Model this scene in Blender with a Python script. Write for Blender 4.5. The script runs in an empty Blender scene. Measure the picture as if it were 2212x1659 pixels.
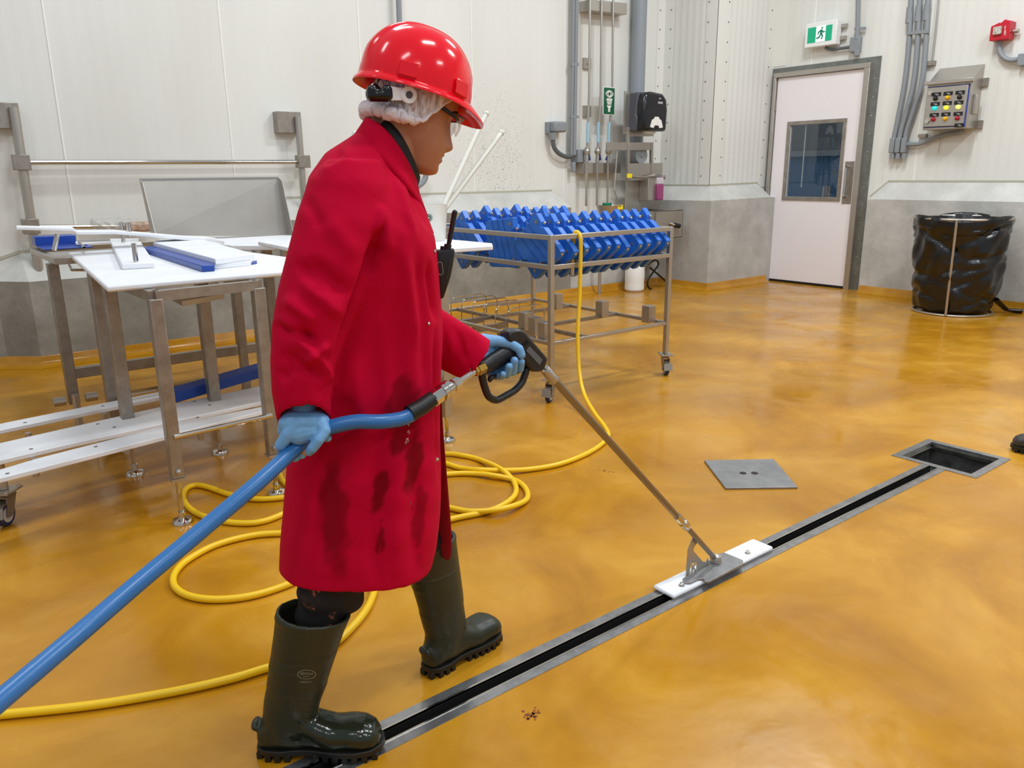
import bpy, bmesh, math, random
import numpy as np
from mathutils import Vector, Matrix
from mathutils.bvhtree import BVHTree
random.seed(7)
SC = bpy.context.scene
COL = SC.collection
# ------------------------------------------------------------------ camera
HC = 1.40
FPX, PITCH, ROLL, YAW = 1705.957, .260216143, -.010584259, .907205154
cp, sp = math.cos(PITCH), math.sin(PITCH)
FWD = np.array([math.cos(YAW)*cp, math.sin(YAW)*cp, -sp])
_r0 = np.array([math.sin(YAW), -math.cos(YAW), 0.0]); _u0 = np.cross(_r0, FWD)
_c, _s = math.cos(ROLL), math.sin(ROLL)
RGT = _c*_r0 + _s*_u0; UPV = -_s*_r0 + _c*_u0
CAM = np.array([0, 0, HC])
cd = bpy.data.cameras.new('camera'); cam = bpy.data.objects.new('camera', cd); COL.objects.link(cam)
m = Matrix.Identity(4)
for i in range(3):
    m[i][0] = RGT[i]; m[i][1] = UPV[i]; m[i][2] = -FWD[i]; m[i][3] = CAM[i]
cam.matrix_world = m
cd.sensor_fit = 'HORIZONTAL'; cd.sensor_width = 36; cd.lens = 36*FPX/2212
cd.clip_start = .05; cd.clip_end = 60
SC.camera = cam
# ------------------------------------------------------------------ light
SC.view_settings.view_transform = 'Standard'; SC.view_settings.look = 'None'
SC.view_settings.gamma = 1; SC.view_settings.use_curve_mapping = False
SC.view_settings.exposure = 0.0
w = bpy.data.worlds.new('world'); SC.world = w; w.use_nodes = True
bg = w.node_tree.nodes['Background']; bg.inputs[0].default_value = (.84, .92, 1, 1); bg.inputs[1].default_value = .46
def lamp(x, y, z, sx, sy, p):
    l = bpy.data.lights.new('ceiling_lamp', 'AREA'); l.shape = 'RECTANGLE'; l.size = sx; l.size_y = sy
    l.energy = p; l.color = (.95, .98, 1)
    o = bpy.data.objects.new('ceiling_lamp', l); COL.objects.link(o); o.location = (x, y, z)
for (x, y, p) in [(-1.5, -1, 45), (-1.5, 3.2, 36), (2.2, .2, 82), (2.2, 4.6, 78), (6.0, .2, 150), (6.2, 3.6, 135), (-1, -4, 50), (4, -4, 88)]:
    lamp(x, y, 5.6, 1.3, .35, p)
# ------------------------------------------------------------------ pixel helpers: where a line of sight meets a real plane
def ray(x, y): return FWD + RGT*((x-1106)/FPX) - UPV*((y-829.5)/FPX)
def on(x, y, ax, v):
    d = ray(x, y); return CAM + d*((v-CAM[ax])/d[ax])
def F(x, y, z=0): return on(x, y, 2, z)
def PX(v): return lambda x, y: on(x, y, 0, v)
def PY(v): return lambda x, y: on(x, y, 1, v)
def PZ(v): return lambda x, y: on(x, y, 2, v)
def D(x, y, dep): return CAM + ray(x, y)*dep
def plane(P0, n):
    P0 = np.array(P0, float); n = np.array(n, float)
    return lambda x, y: CAM + ray(x, y)*(((P0-CAM)@n)/(ray(x, y)@n))
def proj(P):
    d = np.asarray(P)-CAM; z = d@FWD
    return np.stack([1106+FPX*(d@RGT)/z, 829.5-FPX*(d@UPV)/z], -1)
# ------------------------------------------------------------------ materials
def lin(c):
    if isinstance(c, str): c = [int(c[i:i+2], 16)/255 for i in (0, 2, 4)]
    return [x/12.92 if x <= .04045 else ((x+.055)/1.055)**2.4 for x in c]
MATS = {}
def mat(name, c, rough=.5, metal=0, bump=0, bscale=40, var=0, vscale=6, c2=None, **kw):
    if name in MATS: return MATS[name]
    m = bpy.data.materials.new(name); m.use_nodes = True; nt = m.node_tree; N = nt.nodes; L = nt.links
    b = N['Principled BSDF']; b.inputs['Base Color'].default_value = (*lin(c), 1)
    b.inputs['Roughness'].default_value = rough; b.inputs['Metallic'].default_value = metal
    for k, v in kw.items():
        b.inputs[k.replace('_', ' ')].default_value = v
    if bump or var or c2:
        tc = N.new('ShaderNodeTexCoord')
    if c2:
        n = N.new('ShaderNodeTexNoise'); n.inputs['Scale'].default_value = vscale; n.inputs['Detail'].default_value = 8
        n.inputs['Roughness'].default_value = .65
        L.new(tc.outputs['Object'], n.inputs['Vector'])
        r = N.new('ShaderNodeValToRGB'); r.color_ramp.elements[0].position = .38; r.color_ramp.elements[1].position = .62
        r.color_ramp.elements[0].color = (*lin(c), 1); r.color_ramp.elements[1].color = (*lin(c2), 1)
        L.new(n.outputs['Fac'], r.inputs[0]); L.new(r.outputs[0], b.inputs['Base Color'])
    if bump:
        n = N.new('ShaderNodeTexNoise'); n.inputs['Scale'].default_value = bscale; n.inputs['Detail'].default_value = 4
        L.new(tc.outputs['Object'], n.inputs['Vector'])
        bp = N.new('ShaderNodeBump'); bp.inputs['Strength'].default_value = bump; bp.inputs['Distance'].default_value = .01
        L.new(n.outputs['Fac'], bp.inputs['Height']); L.new(bp.outputs[0], b.inputs['Normal'])
    MATS[name] = m; return m
steel = mat('brushed_stainless', 'bcb7af', .36, .8, c2='b4aea6', vscale=3)
steeld = mat('dull_stainless', 'a8a198', .42, .75, c2='968e84', vscale=14)
chrome = mat('polished_chrome', 'cfcac2', .12, 1)
brass = mat('brass', 'c9a24e', .25, 1)
white = mat('white_polyethylene', 'eeeff2', .45, c2='e6e9ee', vscale=5, bump=.08, bscale=25)
bluep = mat('blue_plastic', '2a72d4', .42, c2='2067c8', vscale=4, bump=.1, bscale=60)
blued = mat('dark_blue_plastic', '1c469c', .4)
blackp = mat('black_plastic', '15151a', .42, bump=.05, bscale=300)
rubber = mat('black_rubber', '101010', .5)
greyp = mat('grey_conduit', '8b9196', .45)
whitep = mat('white_plastic', 'eeeeea', .35)
yellowt = mat('yellow_tag', 'f0dc1e', .5)
# ------------------------------------------------------------------ mesh builder
LOC = {}
A = lambda *p: np.array(p, float)
def nrm(v):
    v = np.array(v, float); n = np.linalg.norm(v); return v/n if n > 1e-12 else v
class MB:
    def __init__(s): s.v = []; s.f = []
    def add(s, vs, fs):
        o = len(s.v); s.v += [tuple(map(float, p)) for p in vs]; s.f += [tuple(i+o for i in f) for f in fs]; return s
    def box(s, c, d, X=(1, 0, 0), Y=(0, 1, 0), Z=None):
        c = np.array(c, float); X = nrm(X); Y = nrm(Y); Z = np.cross(X, Y) if Z is None else nrm(Z)
        vs = [c+X*d[0]/2*i+Y*d[1]/2*j+Z*d[2]/2*k for k in (-1, 1) for j in (-1, 1) for i in (-1, 1)]
        return s.add(vs, [(0, 2, 3, 1), (4, 5, 7, 6), (0, 1, 5, 4), (2, 6, 7, 3), (0, 4, 6, 2), (1, 3, 7, 5)])
    def bb(s, x0, x1, y0, y1, z0, z1): return s.box(((x0+x1)/2, (y0+y1)/2, (z0+z1)/2), (abs(x1-x0), abs(y1-y0), abs(z1-z0)))
    def bar(s, a, b, w, h=None, up=(0, 0, 1)):
        a = np.array(a, float); b = np.array(b, float); h = h or w; X = nrm(b-a)
        up = np.array(up, float)
        if abs(X@nrm(up)) > .98: up = np.array([0., 1, 0])
        Y = nrm(np.cross(up, X)); Z = np.cross(X, Y)
        return s.box((a+b)/2, (np.linalg.norm(b-a), w, h), X, Y, Z)
    def loft(s, rings, cap=(1, 1), closed=False):
        n = len(rings[0]); o = [p for r in rings for p in r]; fs = []
        m = len(rings)
        for i in range(m if closed else m-1):
            a = i*n; b = ((i+1) % m)*n
            for j in range(n):
                k = (j+1) % n; fs.append((a+j, a+k, b+k, b+j))
        if not closed:
            if cap[0]: fs.append(tuple(range(n-1, -1, -1)))
            if cap[1]: fs.append(tuple(range((m-1)*n, m*n)))
        return s.add(o, fs)
    def tube(s, pts, r, n=10, cap=(1, 1), closed=False, flat=None):
        P = [np.array(p, float) for p in pts]; m = len(P)
        R = r if hasattr(r, '__len__') else [r]*m
        T = []
        for i in range(m):
            if closed: t = P[(i+1) % m]-P[i-1]
            else: t = P[min(i+1, m-1)]-P[max(i-1, 0)]
            T.append(nrm(t))
        u = np.array([0, 0, 1.]) if abs(T[0][2]) < .9 else np.array([1., 0, 0])
        u = nrm(u-T[0]*(u@T[0])); rings = []
        for i in range(m):
            u = nrm(u-T[i]*(u@T[i])); w_ = np.cross(T[i], u)
            fx, fy = flat or (1, 1)
            rings.append([P[i]+R[i]*(u*fx*math.cos(a)+w_*fy*math.sin(a)) for a in [2*math.pi*j/n for j in range(n)]])
        return s.loft(rings, cap, closed)
    def lathe(s, prof, c, ax=(0, 0, 1), n=24, cap=(1, 1)):
        ax = nrm(ax); u = np.array([1., 0, 0]) if abs(ax[0]) < .9 else np.array([0, 1., 0])
        u = nrm(u-ax*(u@ax)); w_ = np.cross(ax, u); c = np.array(c, float)
        return s.loft([[c+ax*h+r*(u*math.cos(a)+w_*math.sin(a)) for a in [2*math.pi*j/n for j in range(n)]] for r, h in prof], cap)
    def cyl(s, a, b, r, n=16, r2=None):
        a = np.array(a, float); b = np.array(b, float); L_ = np.linalg.norm(b-a)
        return s.lathe([(r, 0), (r if r2 is None else r2, L_)], a, b-a, n)
    def sph(s, c, r, n=16, m=10, X=(1, 0, 0), Y=(0, 1, 0), Z=(0, 0, 1)):
        if not hasattr(r, '__len__'): r = (r, r, r)
        c = np.array(c, float); X, Y, Z = nrm(X), nrm(Y), nrm(Z); rings = []
        for i in range(m+1):
            t = math.pi*(.02+.96*i/m); rings.append([c+X*r[0]*math.sin(t)*math.cos(a)+Y*r[1]*math.sin(t)*math.sin(a)-Z*r[2]*math.cos(t) for a in [2*math.pi*j/n for j in range(n)]])
        return s.loft(rings)
    def cap_(s, a, b, ra, rb=None, n=14):   # capsule with a taper
        a = np.array(a, float); b = np.array(b, float); rb = ra if rb is None else rb; L_ = np.linalg.norm(b-a); pr = []
        for i in range(1, 6): t = math.pi/2*i/5; pr.append((ra*math.sin(t), -ra*math.cos(t)))
        for i in range(0, 5): t = math.pi/2*i/5; pr.append((rb*math.cos(t), L_+rb*math.sin(t)))
        return s.lathe(pr, a, b-a if L_ > 1e-6 else (0, 0, 1), n)
    def chain(s, pts, rs, n=14):
        for i in range(len(pts)-1): s.cap_(pts[i], pts[i+1], rs[i], rs[i+1], n)
        return s
    def prism(s, pts, vec):
        P = [np.array(p, float) for p in pts]; v = np.array(vec, float); n = len(P)
        return s.add(P+[p+v for p in P], [tuple(range(n-1, -1, -1)), tuple(range(n, 2*n))]+[(i, (i+1) % n, n+(i+1) % n, n+i) for i in range(n)])
    def build(s, name, mt, parent=None, bevel=0, smooth=35, loc=None, fix=True):
        me = bpy.data.meshes.new(name); V = np.array(s.v)
        if parent is not None: base = np.array(LOC[parent.name])
        elif loc is not None: base = np.array(loc, float)
        else: base = np.array([(V[:, 0].min()+V[:, 0].max())/2, (V[:, 1].min()+V[:, 1].max())/2, V[:, 2].min()])
        me.from_pydata([tuple(p) for p in V-base], [], s.f)
        if fix:
            bm = bmesh.new(); bm.from_mesh(me); bmesh.ops.recalc_face_normals(bm, faces=bm.faces); bm.to_mesh(me); bm.free()
        return link(name, me, mt, parent, base, bevel, smooth)
def each(mb, name, mt, parent, **kw):
    """builds every separate piece of mb as a part of its own"""
    par = list(range(len(mb.v)))
    def root(i):
        while par[i] != i: par[i] = par[par[i]]; i = par[i]
        return i
    for f in mb.f:
        r = root(f[0])
        for i in f[1:]: par[root(i)] = r
    isl = {}
    for f in mb.f: isl.setdefault(root(f[0]), []).append(f)
    out = []
    for fs in isl.values():
        ids = sorted({i for f in fs for i in f}); m_ = {i: k for k, i in enumerate(ids)}; q = MB()
        q.v = [mb.v[i] for i in ids]; q.f = [tuple(m_[i] for i in f) for f in fs]; out.append(q.build(name, mt, parent, **kw))
    return out
def link(name, me, mt, parent, base, bevel=0, smooth=35):
    me.materials.append(mt)
    o = bpy.data.objects.new(name, me); COL.objects.link(o); LOC[o.name] = tuple(base)
    if parent is not None: o.parent = parent
    else: o.location = tuple(base)
    if smooth:
        me.shade_smooth(); me.set_sharp_from_angle(angle=math.radians(smooth))
    if bevel:
        b = o.modifiers.new('bevel', 'BEVEL'); b.width = bevel; b.segments = 2; b.limit_method = 'ANGLE'; b.angle_limit = math.radians(40)
        b.harden_normals = False
    return o
def tag(o, label, cat, group=None, kind=None):
    if label: o['label'] = label
    if cat: o['category'] = cat
    if group: o['group'] = group
    if kind: o['kind'] = kind
    return o
def thing(name, label, cat, loc=(0, 0, 0), group=None):
    o = bpy.data.objects.new(name, None); COL.objects.link(o); o.location = tuple(map(float, loc)); o.empty_display_size = .1
    LOC[o.name] = tuple(map(float, loc)); return tag(o, label, cat, group)
def struct(o): o['kind'] = 'structure'; return o
def spline(pts, k=8, closed=False):
    P = [np.array(p, float) for p in pts]; n = len(P); out = []
    for i in range(n if closed else n-1):
        if closed: a, b, c, d = P[i-1], P[i], P[(i+1) % n], P[(i+2) % n]
        else: a, b, c, d = P[max(i-1, 0)], P[i], P[i+1], P[min(i+2, n-1)]
        for j in range(k):
            t = j/k; out.append(.5*((2*b)+(-a+c)*t+(2*a-5*b+4*c-d)*t*t+(-a+3*b-3*c+d)*t**3))
    if not closed: out.append(P[-1])
    return out
def arc(c, r, a0, a1, n, U, W): return [np.array(c, float)+r*(np.array(U)*math.cos(math.radians(a))+np.array(W)*math.sin(math.radians(a))) for a in np.linspace(a0, a1, n)]
def copy_tree(o, parent=None, loc=None):
    c = o.copy(); COL.objects.link(c)
    if parent is not None: c.parent = parent
    if loc is not None: c.location = loc
    LOC[c.name] = LOC[o.name]
    for ch in list(o.children): copy_tree(ch, c)
    return c
def text_mesh(s, size, fn, mb, depth=0):
    """adds the letters of s to mb; fn maps (x, y) in letter units to a 3-D point"""
    cu = bpy.data.curves.new('t', 'FONT'); cu.body = s; cu.size = size; cu.align_x = 'CENTER'; cu.align_y = 'CENTER'; cu.resolution_u = 2
    o = bpy.data.objects.new('t', cu); COL.objects.link(o)
    dg = bpy.context.evaluated_depsgraph_get(); me = bpy.data.meshes.new_from_object(o.evaluated_get(dg))
    mb.add([fn(v.co.x, v.co.y) for v in me.vertices], [tuple(p.vertices) for p in me.polygons])
    bpy.data.objects.remove(o); bpy.data.curves.remove(cu); bpy.data.meshes.remove(me)
def remesh(mb, voxel, smooth=0, fac=.5):
    me = bpy.data.meshes.new('tmp'); me.from_pydata(mb.v, [], mb.f)
    bm = bmesh.new(); bm.from_mesh(me); bmesh.ops.recalc_face_normals(bm, faces=bm.faces); bm.to_mesh(me); bm.free()
    o = bpy.data.objects.new('tmp', me); COL.objects.link(o)
    r = o.modifiers.new('r', 'REMESH'); r.mode = 'VOXEL'; r.voxel_size = voxel
    if smooth:
        q = o.modifiers.new('s', 'SMOOTH'); q.iterations = smooth; q.factor = fac
    dg = bpy.context.evaluated_depsgraph_get(); out = bpy.data.meshes.new_from_object(o.evaluated_get(dg))
    bpy.data.objects.remove(o); bpy.data.meshes.remove(me)
    return out
def finish(me, name, mt, parent, smooth=180):
    base = np.array(LOC[parent.name]); n = len(me.vertices); co = np.empty(n*3); me.vertices.foreach_get('co', co)
    co = co.reshape(-1, 3)-base; me.vertices.foreach_set('co', co.ravel()); me.update()
    me.materials.clear()
    return link(name, me, mt, parent, base, 0, smooth)
def coords(me):
    n = len(me.vertices); co = np.empty(n*3); me.vertices.foreach_get('co', co)
    no = np.empty(n*3); me.vertices.foreach_get('normal', no); return co.reshape(-1, 3), no.reshape(-1, 3)
# ================================================================== FLOOR, DRAIN, WALLS
def floor_mat():
    m = bpy.data.materials.new('yellow_epoxy'); m.use_nodes = True; nt = m.node_tree; N = nt.nodes; L = nt.links
    b = N['Principled BSDF']; tc = N.new('ShaderNodeTexCoord')
    def noise(sc, det=6, rough=.6, dist=0, stretch=None):
        mp = N.new('ShaderNodeMapping'); L.new(tc.outputs['Object'], mp.inputs[0])
        if stretch: mp.inputs['Scale'].default_value = stretch; mp.inputs['Rotation'].default_value = (0, 0, .35)
        n = N.new('ShaderNodeTexNoise'); n.inputs['Scale'].default_value = sc; n.inputs['Detail'].default_value = det
        n.inputs['Roughness'].default_value = rough; n.inputs['Distortion'].default_value = dist
        L.new(mp.outputs[0], n.inputs['Vector']); return n
    a = noise(1.4, 8, .62, .6); r = N.new('ShaderNodeValToRGB'); L.new(a.outputs['Fac'], r.inputs[0])
    e = r.color_ramp.elements; e[0].position = .3; e[0].color = (*lin('a26a08'), 1); e[1].position = .68; e[1].color = (*lin('cf9830'), 1)
    x = r.color_ramp.elements.new(.5); x.color = (*lin('ba8116'), 1)
    s2 = noise(26, 8, .75, 0, (1, 2.2, 1)); r2 = N.new('ShaderNodeValToRGB'); L.new(s2.outputs['Fac'], r2.inputs[0])
    r2.color_ramp.elements[0].position = .66; r2.color_ramp.elements[0].color = (0, 0, 0, 1)
    r2.color_ramp.elements[1].position = .76; r2.color_ramp.elements[1].color = (.8, .8, .8, 1)
    mx = N.new('ShaderNodeMix'); mx.data_type = 'RGBA'; L.new(r2.outputs[0], mx.inputs['Factor']); L.new(r.outputs[0], mx.inputs['A'])
    mx.inputs['B'].default_value = (*lin('d9ad62'), 1)
    # worn grey-brown traffic patches
    s3 = noise(.75, 5, .55, .8); r3 = N.new('ShaderNodeValToRGB'); L.new(s3.outputs['Fac'], r3.inputs[0])
    r3.color_ramp.elements[0].position = .5; r3.color_ramp.elements[0].color = (0, 0, 0, 1)
    r3.color_ramp.elements[1].position = .68; r3.color_ramp.elements[1].color = (.5, .5, .5, 1)
    m2 = N.new('ShaderNodeMix'); m2.data_type = 'RGBA'; L.new(r3.outputs[0], m2.inputs['Factor']); L.new(mx.outputs['Result'], m2.inputs['A'])
    m2.inputs['B'].default_value = (*lin('a3752a'), 1)
    # small rust-brown spots near the drain
    L.new(m2.outputs['Result'], b.inputs['Base Color'])
    rr = N.new('ShaderNodeMapRange'); L.new(noise(2.2, 6, .65, 1.0).outputs['Fac'], rr.inputs[0])
    rr.inputs['From Min'].default_value = .35; rr.inputs['From Max'].default_value = .65; rr.inputs['To Min'].default_value = .09; rr.inputs['To Max'].default_value = .36
    L.new(rr.outputs[0], b.inputs['Roughness'])
    bp = N.new('ShaderNodeBump'); bp.inputs['Strength'].default_value = .12; bp.inputs['Distance'].default_value = .02
    L.new(noise(5, 3, .5, .3).outputs['Fac'], bp.inputs['Height']); L.new(bp.outputs[0], b.inputs['Normal'])
    b.inputs['Specular IOR Level'].default_value = .42
    return m
FM = floor_mat()
fl = MB()
def slab(x0, x1, y0, y1): fl.bb(x0, x1, y0, y1, -.03, 0)
YA, YB = 1.522, 1.633          # drain flanges
SX0, SX1, SY0, SY1 = 3.83, 4.228, 1.383, 1.788
slab(-5, 13, -5, SY0); slab(-5, SX0, SY0, YA); slab(SX1, 13, SY0, SY1); slab(-5, -2, YA, YB); slab(-5, SX0, YB, SY1); slab(-5, 13, SY1, 9)
struct(fl.build('floor', FM, loc=(0, 0, 0)))
# drain channel
drsteel = mat('drain_stainless', 'a7a7a8', .3, .85, c2='8f8f92', vscale=20)
t = thing('floor_drain', 'long stainless slot drain running through the yellow floor to the open sump', 'drain', (1, 1.577, -.12))
g = MB(); g.bb(-2, SX0, YA, 1.556, -.006, .002); g.bb(-2, SX0, 1.594, YB, -.006, .002)
g.build('flange', drsteel, t)
g = MB(); g.bb(-2, SX0, 1.594, 1.600, -.03, .006); g.bb(-2, SX0, 1.551, 1.556, -.12, .004); g.build('lip', chrome, t)
g = MB(); g.bb(-2, SX0, 1.556, 1.558, -.12, -.001); g.bb(-2, SX0, 1.592, 1.594, -.12, -.001); g.bb(-2, SX0, 1.556, 1.594, -.122, -.118)
g.build('channel', mat('wet_dark_steel', '3a3a38', .3, .6), t)
t = thing('drain_sump', 'open square stainless sump in the floor at the end of the slot drain', 'sump', ((SX0+SX1)/2, (SY0+SY1)/2, -.4))
g = MB(); W_ = .038
for a in ((SX0, SX0+W_, SY0, SY1), (SX1-W_, SX1, SY0, SY1), (SX0+W_, SX1-W_, SY0, SY0+W_), (SX0+W_, SX1-W_, SY1-W_, SY1)): g.bb(*a, -.005, .003)
g.build('frame', drsteel, t)
g = MB(); i = .016
g.bb(SX0+W_, SX0+W_+i, SY0+W_, SY1-W_, -.03, -.014); g.bb(SX1-W_-i, SX1-W_, SY0+W_, SY1-W_, -.03, -.014)
g.bb(SX0+W_, SX1-W_, SY0+W_, SY0+W_+i, -.03, -.014); g.bb(SX0+W_, SX1-W_, SY1-W_-i, SY1-W_, -.03, -.014)
g.build('rebate', chrome, t)
g = MB(); a, b_, c, d = SX0+W_, SX1-W_, SY0+W_, SY1-W_
g.bb(a-.004, a, c, d, -.4, -.006); g.bb(b_, b_+.004, c, d, -.4, -.006); g.bb(a, b_, c-.004, c, -.4, -.006); g.bb(a, b_, d, d+.004, -.4, -.006); g.bb(a, b_, c, d, -.402, -.398)
g.build('box', mat('sump_dark_steel', '7b7c78', .35, .5, c2='4f504d', vscale=12), t)
# loose sump cover
t = thing('sump_cover', 'square grey steel sump cover with two finger holes lying on the floor', 'cover', (3.08, 2.09, 0))
pc = [np.array(F(*p, .0)) for p in ((1521, 998), (1671, 995), (1723, 1056), (1567, 1058))]
g = MB(); g.prism(pc, (0, 0, .010)); g.build('plate', mat('worn_steel', '9a9a9b', .38, .6, c2='8a8a8c', vscale=11), t, bevel=.002)
for (x, y) in ((1605, 1022), (1630, 1022)):
    c = F(x, y, .0103); g = MB(); g.cyl(c, c+np.array([0, 0, .001]), .016, 20); g.build('finger_hole', mat('hole_dark', '2a211c', .8), t)
# ---- walls
def wall_mat(name, axis, strength, dirt=False):
    m = bpy.data.materials.new(name); m.use_nodes = True; nt = m.node_tree; N = nt.nodes; L = nt.links
    b = N['Principled BSDF']; b.inputs['Roughness'].default_value = .42
    tc = N.new('ShaderNodeTexCoord'); sx = N.new('ShaderNodeSeparateXYZ'); L.new(tc.outputs['Object'], sx.inputs[0])
    w1 = N.new('ShaderNodeMath'); w1.operation = 'MULTIPLY'; w1.inputs[1].default_value = 2*math.pi/.1; L.new(sx.outputs[axis], w1.inputs[0])
    w2 = N.new('ShaderNodeMath'); w2.operation = 'SINE'; L.new(w1.outputs[0], w2.inputs[0])
    w3 = N.new('ShaderNodeMapRange'); L.new(w2.outputs[0], w3.inputs[0]); w3.inputs['From Min'].default_value = -.4; w3.inputs['From Max'].default_value = .6
    w3.interpolation_type = 'SMOOTHSTEP'
    bp = N.new('ShaderNodeBump'); bp.inputs['Strength'].default_value = strength; bp.inputs['Distance'].default_value = .006
    L.new(w3.outputs[0], bp.inputs['Height']); L.new(bp.outputs[0], b.inputs['Normal'])
    n = N.new('ShaderNodeTexNoise'); n.inputs['Scale'].default_value = 1.1; n.inputs['Detail'].default_value = 5
    mp = N.new('ShaderNodeMapping'); mp.inputs['Scale'].default_value = (1, 1, .25); L.new(tc.outputs['Object'], mp.inputs[0]); L.new(mp.outputs[0], n.inputs['Vector'])
    r = N.new('ShaderNodeValToRGB'); L.new(n.outputs['Fac'], r.inputs[0]); r.color_ramp.elements[0].color = (*lin('dfdfd9'), 1); r.color_ramp.elements[1].color = (*lin('e8e9e4'), 1)
    r.color_ramp.elements[0].position = .35; r.color_ramp.elements[1].position = .65
    out = r.outputs[0]
    if dirt:
        # black mould specks in a patch of the back wall
        vo = N.new('ShaderNodeTexNoise'); vo.inputs['Scale'].default_value = 75; vo.inputs['Detail'].default_value = 2; L.new(tc.outputs['Object'], vo.inputs['Vector'])
        sp_ = N.new('ShaderNodeMath'); sp_.operation = 'GREATER_THAN'; sp_.inputs[1].default_value = .655; L.new(vo.outputs['Fac'], sp_.inputs[0])
        vm = N.new('ShaderNodeVectorMath'); vm.operation = 'SUBTRACT'; vm.inputs[1].default_value = (5.35, 7.1, 1.42); L.new(tc.outputs['Object'], vm.inputs[0])
        v2 = N.new('ShaderNodeVectorMath'); v2.operation = 'MULTIPLY'; v2.inputs[1].default_value = (1.25, 0, .85); L.new(vm.outputs[0], v2.inputs[0])
        ln = N.new('ShaderNodeVectorMath'); ln.operation = 'LENGTH'; L.new(v2.outputs[0], ln.inputs[0])
        n2 = N.new('ShaderNodeTexNoise'); n2.inputs['Scale'].default_value = 5; L.new(tc.outputs['Object'], n2.inputs['Vector'])
        ad = N.new('ShaderNodeMath'); ad.operation = 'ADD'; L.new(ln.outputs['Value'], ad.inputs[0]); L.new(n2.outputs['Fac'], ad.inputs[1])
        ra = N.new('ShaderNodeMapRange'); L.new(ad.outputs[0], ra.inputs[0]); ra.inputs['From Min'].default_value = .75; ra.inputs['From Max'].default_value = 1.35
        ra.inputs['To Min'].default_value = .75; ra.inputs['To Max'].default_value = 0
        mu = N.new('ShaderNodeMath'); mu.operation = 'MULTIPLY'; L.new(sp_.outputs[0], mu.inputs[0]); L.new(ra.outputs[0], mu.inputs[1])
        mx = N.new('ShaderNodeMix'); mx.data_type = 'RGBA'; L.new(mu.outputs[0], mx.inputs['Factor']); L.new(out, mx.inputs['A']); mx.inputs['B'].default_value = (*lin('55595a'), 1)
        out = mx.outputs['Result']
    L.new(out, b.inputs['Base Color'])
    return m
WMb = wall_mat('white_wall_panels', 0, .14, True); WMx = wall_mat('white_ribbed_panels', 0, .5); WMy = wall_mat('white_wall_panels_right', 1, .25); WMj = wall_mat('white_ribbed_panels_side', 1, .5)
caulk = mat('white_caulk', 'f4f4ef', .5); sealant = mat('sealant', 'b9b7a6', .7)
HT = 6.5
g = MB(); g.bb(-5, 8.0, 7.1, 7.3, 0, HT); wb = g.build('wall_back', WMb, loc=(0, 0, 0)); struct(wb)
g = MB(); g.bb(8.0, 8.2, 6.3, 7.3, 0, HT); struct(g.build('wall_return', WMj, loc=(0, 0, 0)))
g = MB(); g.bb(8.2, 9.15, 6.3, 6.5, 0, HT); struct(g.build('wall_far', WMx, loc=(0, 0, 0)))
g = MB(); g.bb(9.15, 9.35, -5, 4.95, 0, HT); g.bb(9.15, 9.35, 6.25, 6.5, 0, HT); g.bb(9.15, 9.35, 4.95, 6.25, 2.6, HT)
struct(g.build('wall_right', WMy, loc=(0, 0, 0)))
# seams
g = MB()
for (x, y) in ((150, 400), (503, 340), (781, 180), (1023, 330), (1219, 200)):
    p = on(x, y, 1, 7.1); g.bb(p[0]-.006, p[0]+.006, 7.094, 7.1, .8, HT)
g.build('seam', caulk, wb); struct(wb)
g = MB()
for (x, y) in ((1762, 25), (1983, 300)):
    p = on(x, y, 0, 9.15); g.bb(9.145, 9.15, p[1]-.006, p[1]+.006, 1.2, HT)
struct(g.build('trim_1', caulk))
# corner flashings with rivets
trimw = mat('white_flashing', 'e6e6e0', .4); rivet = mat('rivet_grey', '5b5b58', .4, .5)
def corner(n, boxes, rivs):
    g = MB()
    for b in boxes: g.bb(*b)
    o = struct(g.build(n, trimw, bevel=.001)); g = MB()
    for (x, y, ax) in rivs:
        for k in range(14):
            c = np.array([x, y, 1.35+k*.155*1.4]); d = np.array([1., 0, 0]) if ax == 0 else np.array([0, 1., 0]); g.sph(c, .008, 8, 4)
    g.build('rivet', rivet, o)
corner('trim_2', [(7.86, 8.0, 7.094, 7.1, 1.2, HT), (7.994, 8.0, 6.96, 7.1, 1.2, HT)], [(7.90, 7.093, 1), (7.993, 7.0, 0)])
corner('trim_3', [(7.994, 8.0, 6.294, 6.46, 1.2, HT), (7.994, 8.22, 6.294, 6.3, 1.2, HT)], [(7.993, 6.43, 0), (8.19, 6.293, 1)])
corner('trim_4', [(8.98, 9.15, 6.294, 6.3, 1.2, HT), (9.144, 9.15, 6.13, 6.3, 2.66, HT)], [(9.03, 6.293, 1)])
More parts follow.
